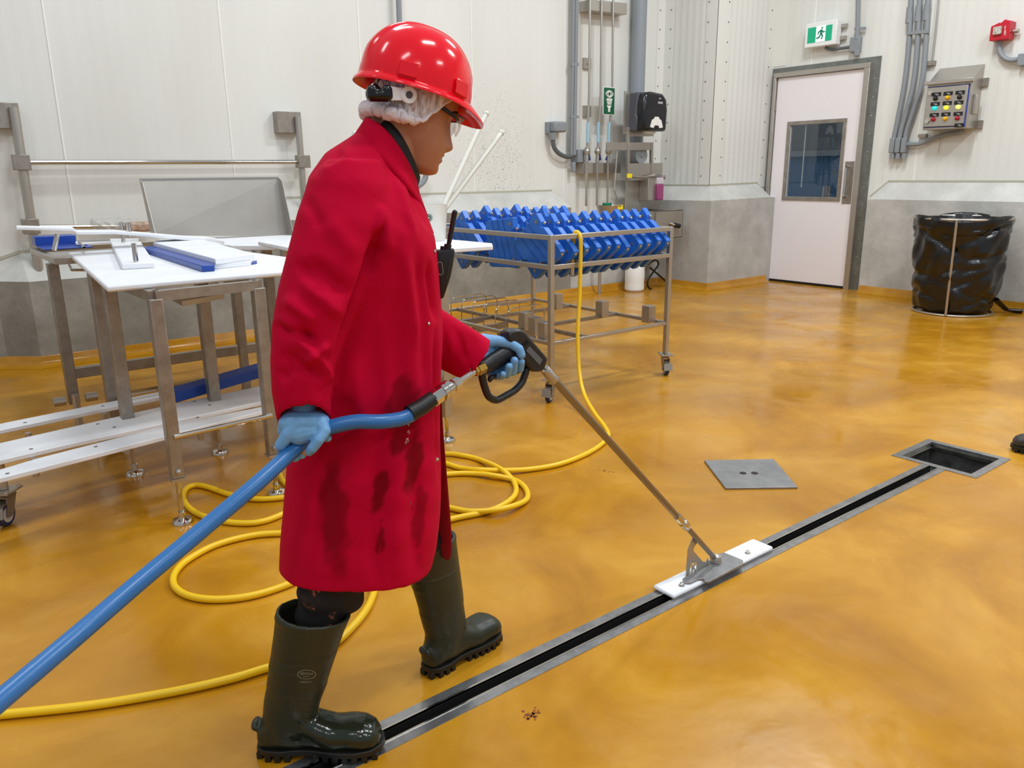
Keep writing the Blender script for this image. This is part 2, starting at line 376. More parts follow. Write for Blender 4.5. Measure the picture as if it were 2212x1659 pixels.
# ---- concrete curbs
def conc_mat(name, c1, c2, c3):
    m = bpy.data.materials.new(name); m.use_nodes = True; nt = m.node_tree; N = nt.nodes; L = nt.links
    b = N['Principled BSDF']; b.inputs['Roughness'].default_value = .75; tc = N.new('ShaderNodeTexCoord')
    n = N.new('ShaderNodeTexNoise'); n.inputs['Scale'].default_value = 2.3; n.inputs['Detail'].default_value = 9; n.inputs['Roughness'].default_value = .68
    L.new(tc.outputs['Object'], n.inputs['Vector']); r = N.new('ShaderNodeValToRGB'); L.new(n.outputs['Fac'], r.inputs[0])
    e = r.color_ramp.elements; e[0].position = .34; e[0].color = (*lin(c1), 1); e[1].position = .7; e[1].color = (*lin(c3), 1); e.new(.52).color = (*lin(c2), 1)
    L.new(r.outputs[0], b.inputs['Base Color'])
    n2 = N.new('ShaderNodeTexNoise'); n2.inputs['Scale'].default_value = 30; n2.inputs['Detail'].default_value = 6; L.new(tc.outputs['Object'], n2.inputs['Vector'])
    bp = N.new('ShaderNodeBump'); bp.inputs['Strength'].default_value = .25; bp.inputs['Distance'].default_value = .01
    L.new(n2.outputs['Fac'], bp.inputs['Height']); L.new(bp.outputs[0], b.inputs['Normal'])
    return m
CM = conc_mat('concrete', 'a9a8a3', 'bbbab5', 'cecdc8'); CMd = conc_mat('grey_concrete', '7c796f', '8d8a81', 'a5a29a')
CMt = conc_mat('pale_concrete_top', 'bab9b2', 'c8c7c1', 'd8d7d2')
def curb(name, line, mt=CM, sealtop=True, ends=(0, 0)):
    """line: list of (front x, front y, back x, back y, z front, z back, base-z)"""
    g = MB(); n = len(line); v = []
    for (fx, fy, bx, by, zf, zb) in line: v += [(fx, fy, 0), (fx, fy, zf), (bx, by, zb), (bx, by, 0)]
    f = []
    for i in range(n-1):
        a = i*4; b = a+4; f += [(a, b, b+1, a+1), (a+1, b+1, b+2, a+2), (a+2, b+2, b+3, a+3)]
    f += [(0, 1, 2, 3), (n*4-4, n*4-1, n*4-2, n*4-3)]
    g.add(v, f); o = g.build(name, mt, smooth=0, loc=(0, 0, 0)); struct(o)
    me = o.data; me.materials.append(CMt)
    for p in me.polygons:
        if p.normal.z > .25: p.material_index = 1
    g = MB()
    for i in range(n-1):
        g.bar((line[i][2], line[i][3], line[i][5]+.004), (line[i+1][2], line[i+1][3], line[i+1][5]+.004), .02, .022)
    g.build('sealant', sealant, o); return o
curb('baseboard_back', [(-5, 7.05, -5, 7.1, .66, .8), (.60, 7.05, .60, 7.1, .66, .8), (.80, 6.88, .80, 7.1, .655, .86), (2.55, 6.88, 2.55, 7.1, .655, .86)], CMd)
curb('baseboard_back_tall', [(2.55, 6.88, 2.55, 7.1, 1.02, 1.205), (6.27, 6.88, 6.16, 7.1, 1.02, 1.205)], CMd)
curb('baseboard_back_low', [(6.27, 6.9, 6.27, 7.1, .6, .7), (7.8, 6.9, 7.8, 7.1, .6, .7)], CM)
curb('baseboard_far', [(7.8, 6.9, 8.0, 7.1, 1.06, 1.235), (7.8, 6.1, 8.0, 6.3, 1.065, 1.235), (9.0, 6.1, 8.95, 6.3, 1.08, 1.25), (9.12, 6.12, 9.15, 6.3, 1.07, 1.09)], CM)
curb('baseboard_right', [(8.98, 4.80, 9.15, 4.86, 1.072, 1.10), (8.98, 4.74, 9.15, 4.66, 1.075, 1.27), (8.98, -5, 9.15, -5, 1.075, 1.27)], CM)
# yellow cove of the floor along the curbs
def cove(name, pts, h=.085, r=.07):
    g = MB(); rings = []
    P = [np.array([*p, 0.]) for p in pts]
    for i, p in enumerate(P):
        t = nrm(P[min(i+1, len(P)-1)]-P[i]) if i == 0 else nrm(P[i]-P[i-1])
        if 0 < i < len(P)-1: t = nrm(nrm(P[i+1]-P[i])+nrm(P[i]-P[i-1]))
        n_ = np.array([t[1], -t[0], 0]); sc = 1
        if 0 < i < len(P)-1: sc = 1/max(.5, abs(n_@np.array([nrm(P[i]-P[i-1])[1], -nrm(P[i]-P[i-1])[0], 0])))
        ring = [p+np.array([0, 0, h])]
        for k in range(5):
            a = math.pi/2*k/4; ring.append(p+n_*sc*(.006+r*(1-math.cos(a)))+np.array([0, 0, (h-.01)*(1-math.sin(a))+.001]))
        ring.append(p+np.array([0, 0, .001]))
        rings.append(ring)
    g.loft(rings, (1, 1)); return struct(g.build(name, FM, loc=(0, 0, 0)))
cove('trim_5', [(-5, 7.05), (.60, 7.05), (.80, 6.88), (2.55, 6.88), (7.8, 6.88), (7.8, 6.1), (9.0, 6.1)])
cove('trim_6', [(8.98, 4.8), (8.98, -5)])
# ---- door
dw = mat('door_white', 'f1edf0', .4)
d = MB(); X0 = 9.12; X1 = 9.165; y0, y1, z1 = 5.065, 6.20, 2.515; wy0, wy1, wz0, wz1 = 5.27, 5.97, 1.085, 1.945
d.bb(X0, X1, y0, wy0, .03, z1); d.bb(X0, X1, wy1, y1, .03, z1); d.bb(X0, X1, wy0, wy1, .03, wz0); d.bb(X0, X1, wy0, wy1, wz1, z1)
dr = bpy.data.objects.new('door_1', None); COL.objects.link(dr); dr.location = (9.14, 5.63, 0); LOC['door_1'] = (9.14, 5.63, 0); struct(dr)
d.build('door_leaf', dw, dr)
g = MB(); g.bb(X0-.006, X1, y0, y1, .0, .03); g.build('door_sweep', rubber, dr)
g = MB(); q = .045
for b in ((wy0-q, wy1+q, wz1, wz1+q), (wy0-q, wy1+q, wz0-q, wz0), (wy0-q, wy0, wz0, wz1), (wy1, wy1+q, wz0, wz1)): g.bb(X0-.014, X0, b[0], b[1], b[2], b[3])
fr = g.build('window_frame', steeld, dr, bevel=.003)
gl = mat('window_glass', 'dfe8ee', .02, Transmission_Weight=1.0, IOR=1.45)
g = MB(); g.bb(X0+.015, X0+.021, wy0, wy1, wz0, wz1); g.build('pane', gl, fr)
g = MB(); g.bb(X0-.004, X0, 5.085, 5.20, 1.01, 1.50); hp = g.build('pull_plate', steeld, dr, bevel=.001)
g = MB(); g.tube(spline([(X0, 5.15, 1.44), (X0-.05, 5.15, 1.435), (X0-.055, 5.15, 1.40), (X0-.055, 5.15, 1.13), (X0-.05, 5.15, 1.095), (X0, 5.15, 1.09)], 6), .014, 12); g.build('door_handle', chrome, dr)
g = MB()
for z in (.3, 1.25, 2.2): g.bb(X0-.012, X0, 6.195, 6.235, z-.07, z+.07)
each(g, 'hinge', steel, dr)
g = MB()
g.bb(9.08, 9.17, 4.99, 5.058, 0, 2.52); g.bb(9.08, 9.17, 6.207, 6.245, 0, 2.52); g.bb(9.08, 9.17, 4.99, 6.245, 2.52, 2.575)
g.build('door_frame', steel, dr, bevel=.003)
g = MB(); g.bb(9.13, 9.149, 4.90, 4.99, .0, 2.635); g.bb(9.13, 9.149, 6.245, 6.30, 0, 2.635); g.bb(9.13, 9.149, 4.99, 6.245, 2.575, 2.635)
g.build('door_flange', mat('galvanised', '878a86', .45, .6, c2='787b77', vscale=10), dr)
g = MB()
for z in np.arange(.2, 2.6, .2): g.sph((9.128, 4.945, z), .007, 8, 4)
each(g, 'flange_screw', steel, dr)
# room seen through the door window
g = MB(); g.bb(10.9, 11, 3.5, 9, 1.45, 3.2); struct(g.build('wall_corridor_upper', mat('corridor_grey', '7d8288', .6), loc=(0, 0, 0)))
g = MB(); g.bb(10.88, 11, 3.5, 9, 0, 1.62); struct(g.build('wall_corridor_lower', mat('corridor_blue', '3f7cab', .6), loc=(0, 0, 0)))
g = MB(); g.bb(10.8, 10.88, 3.5, 9, 1.60, 1.68); struct(g.build('trim_7', mat('corridor_rail', '9aa3aa', .4)))
g = MB(); g.bb(9.35, 11, 3.5, 9, -.03, 0); struct(g.build('floor_corridor', mat('corridor_floor', '77787a', .6)))
p = on(1787, 400, 0, 9.9); g = MB(); g.cyl((9.9, p[1], 0), (9.9, p[1], 1.20), .055, 20); tag(g.build('bollard', steel), 'round steel post seen through the door window', 'post')
# ================================================================== THINGS ON THE RIGHT WALL

def wbox(mb, fn, x0, y0, x1, y1, d, ax):   # box standing d off a wall plane from two pixel corners
    a = fn(x0, y0); b = fn(x1, y1)
    if ax == 0: mb.bb(a[0]-d, a[0], a[1], b[1], b[2], a[2])
    else: mb.bb(a[0], b[0], a[1]-d, a[1], b[2], a[2])
# exit sign
P = PX(9.02)
tl, tr, bl, br = P(1741, 51), P(1809.5, 41.5), P(1741, 104), P(1803, 95)
ey0, ey1, ez0, ez1 = tr[1], tl[1], (bl[2]+br[2])/2, (tl[2]+tr[2])/2
t = thing('exit_sign', 'green and white running-man exit sign above the white door', 'sign', (9.06, (ey0+ey1)/2, ez0))
g = MB(); g.bb(9.02, 9.12, ey0, ey1, ez0, ez1); g.build('housing', mat('sign_white', 'f2f4f3', .4), t, bevel=.008)
ex = 9.018
def EX(u, v, e=0): return A(ex-e, ey1-(ey1-ey0)*u, ez1-(ez1-ez0)*v)   # u right, v down, 0..1
def flat(mb, pts, e): mb.prism([EX(u, v, e) for u, v in pts], (-.0015, 0, 0))
g = MB(); flat(g, [(.09, .19), (.86, .19), (.86, .82), (.09, .82)], 0)
pf = g.build('green_face', mat('sign_green', '0f9a72', .4, Emission_Color=(*lin('12a87c'), 1), Emission_Strength=.35), t, smooth=0)
g = MB(); flat(g, [(.36, .18), (.66, .18), (.66, .82), (.36, .82)], .002)
g.build('doorway_panel', mat('sign_pale', 'e4f7f4', .4, Emission_Color=(.85, 1, .98, 1), Emission_Strength=.5), pf, smooth=0)
g = MB(); S = lambda *q: [(.36+.30*a, .18+.64*b) for a, b in q]
flat(g, S((.56, .08), (.66, .06), (.72, .12), (.70, .19), (.60, .21), (.54, .15)), .004)
flat(g, S((.40, .26), (.62, .22), (.72, .28), (.66, .52), (.46, .52), (.44, .34)), .0045)
flat(g, S((.66, .26), (.84, .38), (.98, .34), (.98, .41), (.80, .47), (.64, .36)), .004)
flat(g, S((.44, .27), (.22, .36), (.18, .54), (.27, .55), (.32, .42), (.48, .38)), .004)
flat(g, S((.50, .50), (.68, .48), (.80, .68), (.66, .88), (.56, .84), (.66, .68)), .004)
flat(g, S((.46, .50), (.60, .52), (.40, .78), (.06, .80), (.06, .72), (.32, .68)), .004)
g.build('running_figure', mat('sign_figure', '0c7f5f', .5), pf, smooth=0)
g = MB(); g.bb(9.10, 9.13, ey0-.07, ey0, ez1-.09, ez1-.05); g.bb(9.10, 9.13, ey0-.07, ey0, ez0+.05, ez0+.09); each(g, 'mounting_tab', steel, t)
cond = MB(); P2 = PX(9.10)
cond.tube([P2(1855, -40), P2(1853, 60), P2(1851, 85)], .026, 10)
t2 = thing('conduit', 'grey conduit feeding the exit sign from above, ending over the door', 'conduit', P2(1852, 95))
cond.build('pipe', greyp, t2)
g = MB(); wbox(g, PX(9.15), 1843, 82, 1861, 112, .07, 0); g.bar(P2(1852, 108), P2(1851, 122), .05); g.build('junction_body', greyp, t2, bevel=.008)
g = MB(); g.tube(spline([P2(1845, 100), P2(1820, 104), P2(1797, 107), P2(1783, 103)], 5), .018, 8); g.build('elbow_arm', mat('dark_conduit', '62676b', .5), t2)
g = MB(); g.bar(P2(1846, 63), P2(1870, 61), .02, .03); g.build('strap', greyp, t2)
# control panel box
cx = 8.92; P = PX(cx)
TL, TR, BL, BR = P(2003, 178), P(2101, 175), P(1994, 280), P(2089, 278)
py1 = (TL[1]+BL[1])/2; py0 = (TR[1]+BR[1])/2; pz1 = (TL[2]+TR[2])/2; pz0 = (BL[2]+BR[2])/2
t = thing('control_panel', 'stainless control box with coloured push buttons and sloping roof on the right wall', 'control panel', (9.0, (py0+py1)/2, pz0))
rz = on(2126, 138, 0, 9.15)[2]
g = MB(); g.prism([(cx, py0, pz0), (9.15, py0, pz0), (9.15, py0, rz), (cx, py0, pz1)], (0, py1-py0, 0)); g.build('housing', steel, t, bevel=.004)
g = MB(); g.bar((cx-.02, py0-.02, pz1+.0), (cx-.02, py1+.02, pz1+.0), .05, .035); g.build('roof_lip', steel, t, bevel=.003)
g = MB(); g.bb(cx-.02, cx-.004, py0+.03, py1-.015, pz0+.03, pz1-.045); pd = g.build('panel_door', steel, t, bevel=.003)
g = MB(); g.bb(cx-.004, cx, py0+.02, py1-.01, pz0+.02, pz1-.035); g.build('blue_gasket', mat('gasket_blue', '3b4a9c', .5), t)
PB = PX(cx-.022)
bt = {'k': '121214', 'y': 'e9b415', 'l': 'f3ee3d', 'p': 'f5f07a', 'r': 'a80f2a', 'c': '18cfd0'}
for (x, y, c, n) in [(2021, 213, 'k', 'selector_switch'), (2047, 211, 'y', 'push_button'), (2073, 210, 'k', 'selector_switch'), (2019, 234, 'c', 'push_button'), (2044, 232.5, 'l', 'push_button'),
                     (2070, 231, 'p', 'push_button'), (2016, 258, 'r', 'push_button'), (2042, 256.5, 'y', 'push_button'), (2068, 255.5, 'r', 'push_button')]:
    c0 = PB(x, y); g = MB(); g.cyl(c0+A(.002, 0, 0), c0-A(.02, 0, 0), .024, 16, .02); g.sph(c0-A(.02, 0, 0), (.012, .018, .018), 12, 6)
    kw = dict(Emission_Color=(*lin(bt[c]), 1), Emission_Strength=.6) if c in 'clp' else {}
    o = g.build(n, mat('button_'+c, bt[c], .3, **kw), pd)
    tag(o, {'k': 'black selector knob', 'y': 'amber button', 'l': 'lit yellow button', 'p': 'lit pale yellow button', 'r': 'red button', 'c': 'lit cyan button'}[c], None)
bkp = mat('label_black', '111114', .5); lab = mat('label_text', 'b9b6b0', .6)
for (x, y) in [(2023, 204), (2048, 202), (2074, 200), (2020, 225), (2046, 223), (2071, 221.5), (2018, 248.5), (2043, 247), (2069.5, 246), (2071.5, 270.5)]:
    a = PB(x-9.8, y); b_ = PB(x+9.8, y); z = (a[2]+b_[2])/2; g = MB(); g.bb(cx-.023, cx-.02, b_[1], a[1], z-.019, z+.019); o = g.build('label_plate', bkp, pd)
    g = MB(); g.bb(cx-.0245, cx-.023, b_[1]+.03, a[1]-.03, z+.001, z+.006); g.bb(cx-.0245, cx-.023, b_[1]+.02, a[1]-.045, z-.009, z-.004); g.build('label_text', lab, o)
for (x, y) in [(2010, 201), (2003, 262)]:
    c0 = PB(x, y); g = MB(); g.cyl(c0, c0-A(.018, 0, 0), .022, 16); g.build('door_lock', chrome, pd)
g = MB(); g.bb(cx+.06, cx+.14, py0-.03, py0, pz0+.14, pz0+.33); g.build('side_latch', steel, t, bevel=.004)
g = MB(); g.bb(9.12, 9.15, py0-.06, py0, rz-.22, rz-.14); g.bb(9.12, 9.15, py0-.06, py0, pz0, pz0+.08); each(g, 'mounting_tab', steeld, t)
# three conduits
P3 = PX(9.09)
for k, (pts, w_) in enumerate([([(1969, -40), (1966, 50), (1961, 120), (1954, 180), (1944, 235), (1934, 285), (1931, 300)], 'leftmost'),
                          ([(1988, -40), (1985, 40), (1980, 120), (1973, 180), (1960, 235), (1947, 280), (1943, 300)], 'middle'),
                          ([(2006, -40), (2003, 40), (1998, 120), (1991, 180), (1975, 235), (1960, 280), (1956, 300)], 'rightmost')]):
    q = P3(*pts[-1]); t = thing('conduit', f'{w_} of the three grey conduits left of the control box', 'conduit', q, 'grey conduits beside the control box')
    g = MB(); g.tube(spline([P3(*p) for p in pts], 6), .027, 12); g.build('pipe', greyp, t)
    xq = pts[-1][0]-2; a = P3(xq, 312); g = MB(); g.bb(9.055, 9.13, a[1]-.028, a[1]+.028, P3(xq, 330)[2], P3(xq, 298)[2]); g.build('conduit_body', greyp, t, bevel=.008)
    g = MB(); b_ = P3(pts[-1][0]-2.5, 331); g.cyl(b_, b_-A(0, 0, .06), .027, 12); g.build('end_cap', greyp, t)
    g = MB(); c0 = P3(*pts[1]); c0[2] = P3(1985, 12+0*k)[2]; yy = P3(pts[1][0]+.6, 12)[1]; g.cyl((9.09, yy, c0[2]), (9.09, yy, c0[2]-.16), .034, 12); g.build('coupling', greyp, t)
g = MB(); a = P3(1960, 73); b_ = P3(2009, 68.5); g.bar(a+A(-.02, .0, 0), b_+A(-.02, 0, 0), .03, .03); tag(g.build('conduit_strap', greyp), 'grey strap clamping the three conduits to the wall', 'strap')
g = MB(); P4 = PX(9.10)
g.tube(spline([P4(1958, 312), P4(1985, 311), P4(2010, 301), P4(2040, 291), P4(2070, 286), P4(2080, 281)], 6), .024, 10)
tag(g.build('flexible_conduit', greyp), 'curved grey conduit running under the control box', 'conduit')
g = MB(); g.tube([PX(9.12)(2030, -30), PX(9.12)(2022, 60), PX(9.12)(2013, 135)], .009, 8); tag(g.build('sensor_tube', steel), 'thin steel tube coming down above the control box', 'tube')
g = MB(); wbox(g, PX(9.15), 2006, 133, 2022, 141, .05, 0); tag(g.build('tube_clamp', steeld), 'small square steel clamp above the control box', 'clamp')
g = MB(); wbox(g, PX(9.15), 1988, 290, 2004, 297, .05, 0); tag(g.build('tube_clamp', steeld), 'small square steel clamp below the control box', 'clamp')
g = MB(); g.tube([PX(9.13)(2033, 283), PX(9.13)(2027, 330)], .004, 6); tag(g.build('hanging_wire', mat('wire_beige', 'c9bfae', .6)), 'thin pale wire dangling below the control box', 'wire')
# fire alarm
ax_ = 9.02; P = PX(ax_); red = mat('alarm_red', 'c3152c', .35)
a = P(2142, 45); b_ = P(2178, 87); t = thing('fire_alarm', 'red wall-mounted fire alarm strobe with clear lens', 'alarm', (9.08, (a[1]+b_[1])/2, b_[2]))
z1 = P(2165, 47)[2]; z0 = P(2160, 86)[2]; y0 = b_[1]; y1 = a[1]
g = MB(); g.prism([(ax_, y1, z0), (ax_, y1, z1-.03), (ax_, y1-.08, z1), (ax_, y0+.09, z1-.01), (ax_, y0+.06, z1+.02), (ax_, y0, z1), (ax_, y0, z0)], (.13, 0, 0)); g.build('housing', red, t, bevel=.008)
a = P(2148, 59); b_ = P(2164, 74); g = MB(); g.bb(ax_-.03, ax_, b_[1], a[1], b_[2], a[2]); g.build('strobe_lens', mat('strobe_clear', 'e9e6de', .1, c2='8d8a80', vscale=60), t, bevel=.008)
g = MB()
for i, ch in enumerate('FIRE'):
    c0 = P(2171.5, 59.5+i*4.6); text_mesh(ch, .036, lambda u, v, c0=c0: c0+A(-.003, -u, v), g)
g.build('lettering', whitep, t, smooth=0)
g = MB(); c0 = PX(9.10)(2189, 68); g.cyl(c0, c0-A(0, .05, 0), .02, 10); g.build('side_plug', steel, t)
g = MB(); P5 = PX(9.10)
g.tube(spline([P5(2159, 88), P5(2158, 100), P5(2161, 115), P5(2171, 126), P5(2186, 130), P5(2206, 127), P5(2216, 126)], 6), .024, 12)
t = tag(g.build('conduit', greyp), 'bent grey conduit below the red fire alarm', 'conduit')
g = MB(); wbox(g, PX(9.15), 2207, 118, 2225, 142, .09, 0); tag(g.build('junction_box', greyp, bevel=.006), 'grey junction box at the right picture edge', 'junction box')
# ================================================================== BIN
bx, by = 8.42, 3.50; R_ = .43; H_ = 1.02
t = thing('waste_bag_stand', 'steel ring stand that holds the black bin bag by the right wall', 'stand', (bx, by, 0))
def ringp(z, r, n=40, cx=bx, cy=by): return [A(cx+r*math.cos(2*math.pi*i/n), cy+r*math.sin(2*math.pi*i/n), z) for i in range(n)]
g = MB(); g.tube(ringp(.935, .425), .012, 8, closed=True); g.build('top_ring', steel, t)
g = MB(); g.tube(ringp(.012, .36), .011, 8, closed=True); g.build('base_ring', steel, t)
fx = math.atan2(-by, -bx)-.12; c0 = A(bx+.452*math.cos(fx), by+.452*math.sin(fx), .935); c1 = A(bx+.37*math.cos(fx), by+.37*math.sin(fx), .012)
g = MB(); g.tube([c1, c0], .012, 8); g.build('upright', steel, t)
g = MB(); rings = []; n = 96
prof = [(.02, .29), (.05, .345), (.15, .375), (.3, .395), (.45, .405), (.6, .41), (.72, .415), (.8, .42), (.84, .432), (.88, .438), (.93, .438), (.95, .43), (.94, .415), (.88, .40), (.6, .38), (.3, .35)]
zz = []
for i in range(len(prof)-1):
    for k in range(6): q = k/6; zz.append((prof[i][0]*(1-q)+prof[i+1][0]*q, prof[i][1]*(1-q)+prof[i+1][1]*q, i+q))
rg = random.Random(3)
fold = [(rg.uniform(0, 6.28), rg.uniform(.1, .9), rg.uniform(-1, 1), rg.uniform(.05, .16), rg.uniform(.012, .03)) for _ in range(70)]
for (z, r, s_) in zz:
    ring = []
    for j in range(n):
        a = 2*math.pi*j/n; dr_ = .010*math.sin(7*a+9*z)+.007*math.sin(13*a-15*z+1)
        for (fa, fz, sl, wd, am) in fold:
            da = (a-fa+math.pi) % (2*math.pi)-math.pi; dz = z-fz-sl*da*.25
            dr_ -= am*math.exp(-(dz/.022)**2-(da/(wd*4))**2)
        if s_ > 8: dr_ = dr_*.35+.006*math.sin(11*a)
        ring.append(A(bx+(r+dr_)*math.cos(a), by+(r+dr_)*math.sin(a), z+(.02*math.sin(3*a+.5)*(1 if s_ > 7 else 0))))
    rings.append(ring)
g.loft(rings, (1, 1)); bag = g.build('bin_bag', mat('black_bag', '0b0b0d', .24, bump=.3, bscale=22, Specular_IOR_Level=.6), smooth=180)
tag(bag, 'black plastic bin bag hanging open in the steel ring stand', 'bin bag')
g = MB(); P = plane((bx, by-.3, 0), (math.cos(YAW), math.sin(YAW), 0)); c0 = A(8.75, 3.12, .03)
g.tube([c0+A(-.18, .05, .12), c0, c0+A(.07, -.12, -.01)], [.05, .04, .055], 10, flat=(.4, 1)); g.build('bag_corner', MATS['black_bag'], bag)
g = MB(); q = F(2200, 648, .015); g.tube(spline([q+A(.1, -.35, 0), q, q+A(-.02, .12, 0), q+A(.07, .05, .01), q+A(.15, -.3, 0)], 6), .014, 8)
tag(g.build('black_strap', rubber), 'black strap lying on the floor right of the bin bag', 'strap')
# ================================================================== BACK WALL SERVICES
B7 = PY(7.02); B70 = PY(7.1)
t = thing('cable_conduit', 'pair of thin grey vertical conduits left of the hanging steel pipes', 'conduit', B7(1241, 350))
for (dx, r) in ((0, .026), (-6, .017)):
    g = MB(); g.tube([B7(1246+dx, -60), B7(1243+dx, 150), B7(1240+dx, 335)], r, 10); g.build('pipe', greyp, t)
g = MB(); wbox(g, B70, 1233, 323, 1247, 352, .13, 1); g.bar(B7(1238, 350), B7(1238, 372), .05); g.build('conduit_body', greyp, t, bevel=.01)
g = MB()
for y in (139, 252): g.bar(B7(1232, y), B7(1249, y+.5), .03, .03)
each(g, 'strap', greyp, t)
t = thing('power_socket', 'grey industrial socket box with a cable on the back wall', 'socket', B7(1193, 280))
g = MB(); wbox(g, B70, 1181, 263, 1207, 287, .14, 1); g.build('housing', greyp, t, bevel=.02)
g = MB(); wbox(g, B70, 1177, 264, 1183, 288, .05, 1); g.build('back_plate', greyp, t)
g = MB(); g.cyl(B7(1193, 286), B7(1194, 302), .045, 12, .035); g.build('cable_gland', greyp, t)
g = MB(); g.tube(spline([B7(1194, 300), B7(1197, 318), B7(1207, 331), B7(1222, 338), B7(1236, 337)], 6), .026, 12); g.build('cable', mat('dark_grey_cable', '5d6265', .5), t)
# three thin pipes
for k, (x0, x1, w_) in enumerate([(1275, 1268, 'leftmost'), (1300, 1291, 'middle'), (1325, 1314, 'rightmost')]):
    t = thing('water_pipe', f'{w_} of three thin steel pipes hanging down the back wall', 'pipe', PY(6.95)(x1, 440), 'thin steel pipes on the back wall')
    Pp = PY(6.93); top = Pp(x0, -40); mid = Pp(x0-2.5, 200); v0 = Pp(x1+.5, 318); lo = Pp(x1-1, 350); end = Pp(x1-2, 445)
    g = MB(); g.tube([top, mid, v0], .0135, 8); g.tube([lo, end], .0135, 8); g.build('pipe', steel, t)
    g = MB(); a = Pp(x1+1.8, 264); b_ = Pp(x1+.8, 308); g.tube([a, b_], .0165, 8); g.build('blue_band', mat('band_blue', '9fc9dc', .5), t)
    g = MB(); g.cyl(v0, Pp(x1, 332), .028, 12, .034); g.sph(Pp(x1, 327), .04, 12, 8); g.cyl(Pp(x1, 332), lo, .022, 12); vb = g.build('valve_body', steel, t)
    g = MB(); g.bar(Pp(x1+2, 330), Pp(x1+(-4 if k == 2 else 5), 346), .02, .03); g.build('valve_handle', mat('handle_blue', '2c3170', .4), vb)
    if k == 0: g = MB(); g.cyl(Pp(x1-1, 372), Pp(x1-1, 405), .022, 10, .018); g.build('lower_fitting', steel, t)
g = MB(); a = B70(1251, 4); b_ = B70(1333, 38); g.prism([B70(1251, 27), B70(1251, 4), B70(1333, 12), B70(1333, 36)], (0, -.16, 0)); tag(g.build('pipe_bracket', steel, bevel=.003), 'upper steel box bracket behind the three thin pipes', 'bracket')
g = MB(); wbox(g, B70, 1243, 352, 1323, 374, .14, 1); tag(g.build('pipe_bracket', steel, bevel=.003), 'lower steel box bracket behind the three thin pipes', 'bracket')
for y, w_ in ((125, 'upper'), (228, 'lower')):
    g = MB(); wbox(g, B70, 1258, y, 1273, y+25, .03, 1); c0 = B70(1266, y+13); g.sph(c0-A(0, .035, 0), .012, 8, 5); tag(g.build('wall_plate', steel), f'{w_} small square steel plate beside the thin pipes', 'plate')
# eye wash sign
P = PY(6.9); a = P(1303.5, 187); b_ = P(1327.5, 249); zc = (a[2]+b_[2])/2; zh = (a[2]-b_[2])/2; xc = (a[0]+b_[0])/2; xh = (b_[0]-a[0])/2
t = thing('eyewash_sign', 'green eyewash sign hanging on the thin pipes', 'sign', (xc, 6.9, b_[2]))
g = MB(); g.bb(xc-xh, xc+xh, 6.9, 6.906, zc-zh, zc+zh); g.build('white_edge', whitep, t, bevel=.002)
g = MB(); g.bb(xc-xh+.008, xc+xh-.008, 6.898, 6.9, zc-zh+.008, zc+zh-.008); g.build('green_face', mat('eyewash_green', '0e5c3d', .5), t)
SG = lambda u, v: A(xc+u*xh, 6.896, zc+v*zh); g = MB()
def outline(mb, pts, w): mb.tube([SG(*p) for p in pts], w, 6, closed=True)
outline(g, [(-.62, .5), (-.35, .66), (0, .74), (.35, .66), (.62, .5), (.35, .34), (0, .24), (-.35, .34)], .007)
outline(g, [(.28*math.cos(q), .5+.15*math.sin(q)) for q in np.linspace(0, 6.28, 12)[:-1]], .005)
for k in range(6):
    w_ = .5-.035*k; z_ = .14-.075*k; g.bar(SG(-w_, z_), SG(w_, z_), .006, .008 if k else .012)
g.prism([SG(-.42, -.32), SG(.42, -.32), SG(.22, -.48), (SG(-.22, -.48))], (0, .002, 0)); g.bar(SG(0, -.45), SG(0, -.78), .03, .004, up=(0, 1, 0))
g.build('eyewash_symbol', whitep, t)
# big grey pipe
g = MB(); a = PY(7.0)(1377, 150)[0]; g.cyl((a, 6.99, 1.62), (a, 6.99, HT), .085, 24); t = thing('drain_pipe', 'thick grey vertical pipe behind the black towel dispenser', 'pipe', (a, 6.99, 1.3)); g.build('pipe', mat('thick_pipe_grey', '8f969d', .4), t)
g = MB(); g.cyl((a, 6.99, 1.42), (a, 6.99, 1.64), .1, 24); c0 = PY(6.86)(1378, 335); g.cyl((c0[0], 6.99, c0[2]), (c0[0], 6.80, c0[2]), .10, 24); g.sph((c0[0], 6.80, c0[2]), (.03, .02, .03), 8, 5); g.build('clean_out', greyp, t)
# sink station
SY = 6.33; PS = PY(SY)
t = thing('hand_sink', 'stainless hand wash sink with tall backsplash in the corner', 'sink', (PS(1400, 500)[0], 6.7, PS(1400, 520)[2]))
a = PS(1416, 456); b_ = PS(1476, 453); z1 = (a[2]+b_[2])/2; z0 = PS(1476, 512)[2]; xs0, xs1 = a[0], b_[0]
g = MB(); rim = .05
g.bb(xs0, xs1, SY, SY+.012, z0, z1); g.bb(xs0, xs1, 6.84, 6.86, z0, z1); g.bb(xs0, xs0+.012, SY, 6.86, z0, z1); g.bb(xs1-.012, xs1, SY, 6.86, z0, z1)
g.bb(xs0, xs1, SY, 6.86, z0, z0+.012); g.bb(xs0, xs1, SY, SY+rim, z1-.012, z1); g.bb(xs0, xs0+rim, SY, 6.86, z1-.012, z1); g.bb(xs1-rim, xs1, SY, 6.86, z1-.012, z1)
g.build('basin', steel, t, bevel=.004)
PBk = PY(6.85); a = PBk(1354, 376); b_ = PBk(1411, 450)
g = MB(); g.bb(a[0], b_[0]+.12, 6.85, 6.87, z1-.01, a[2]); g.build('backsplash', steel, t, bevel=.003)
g = MB(); c0 = PS(1446, 482); g.cyl(c0, PS(1452, 486)-A(0, .04, 0), .012, 10); g.build('knee_valve_rod', steel, t)
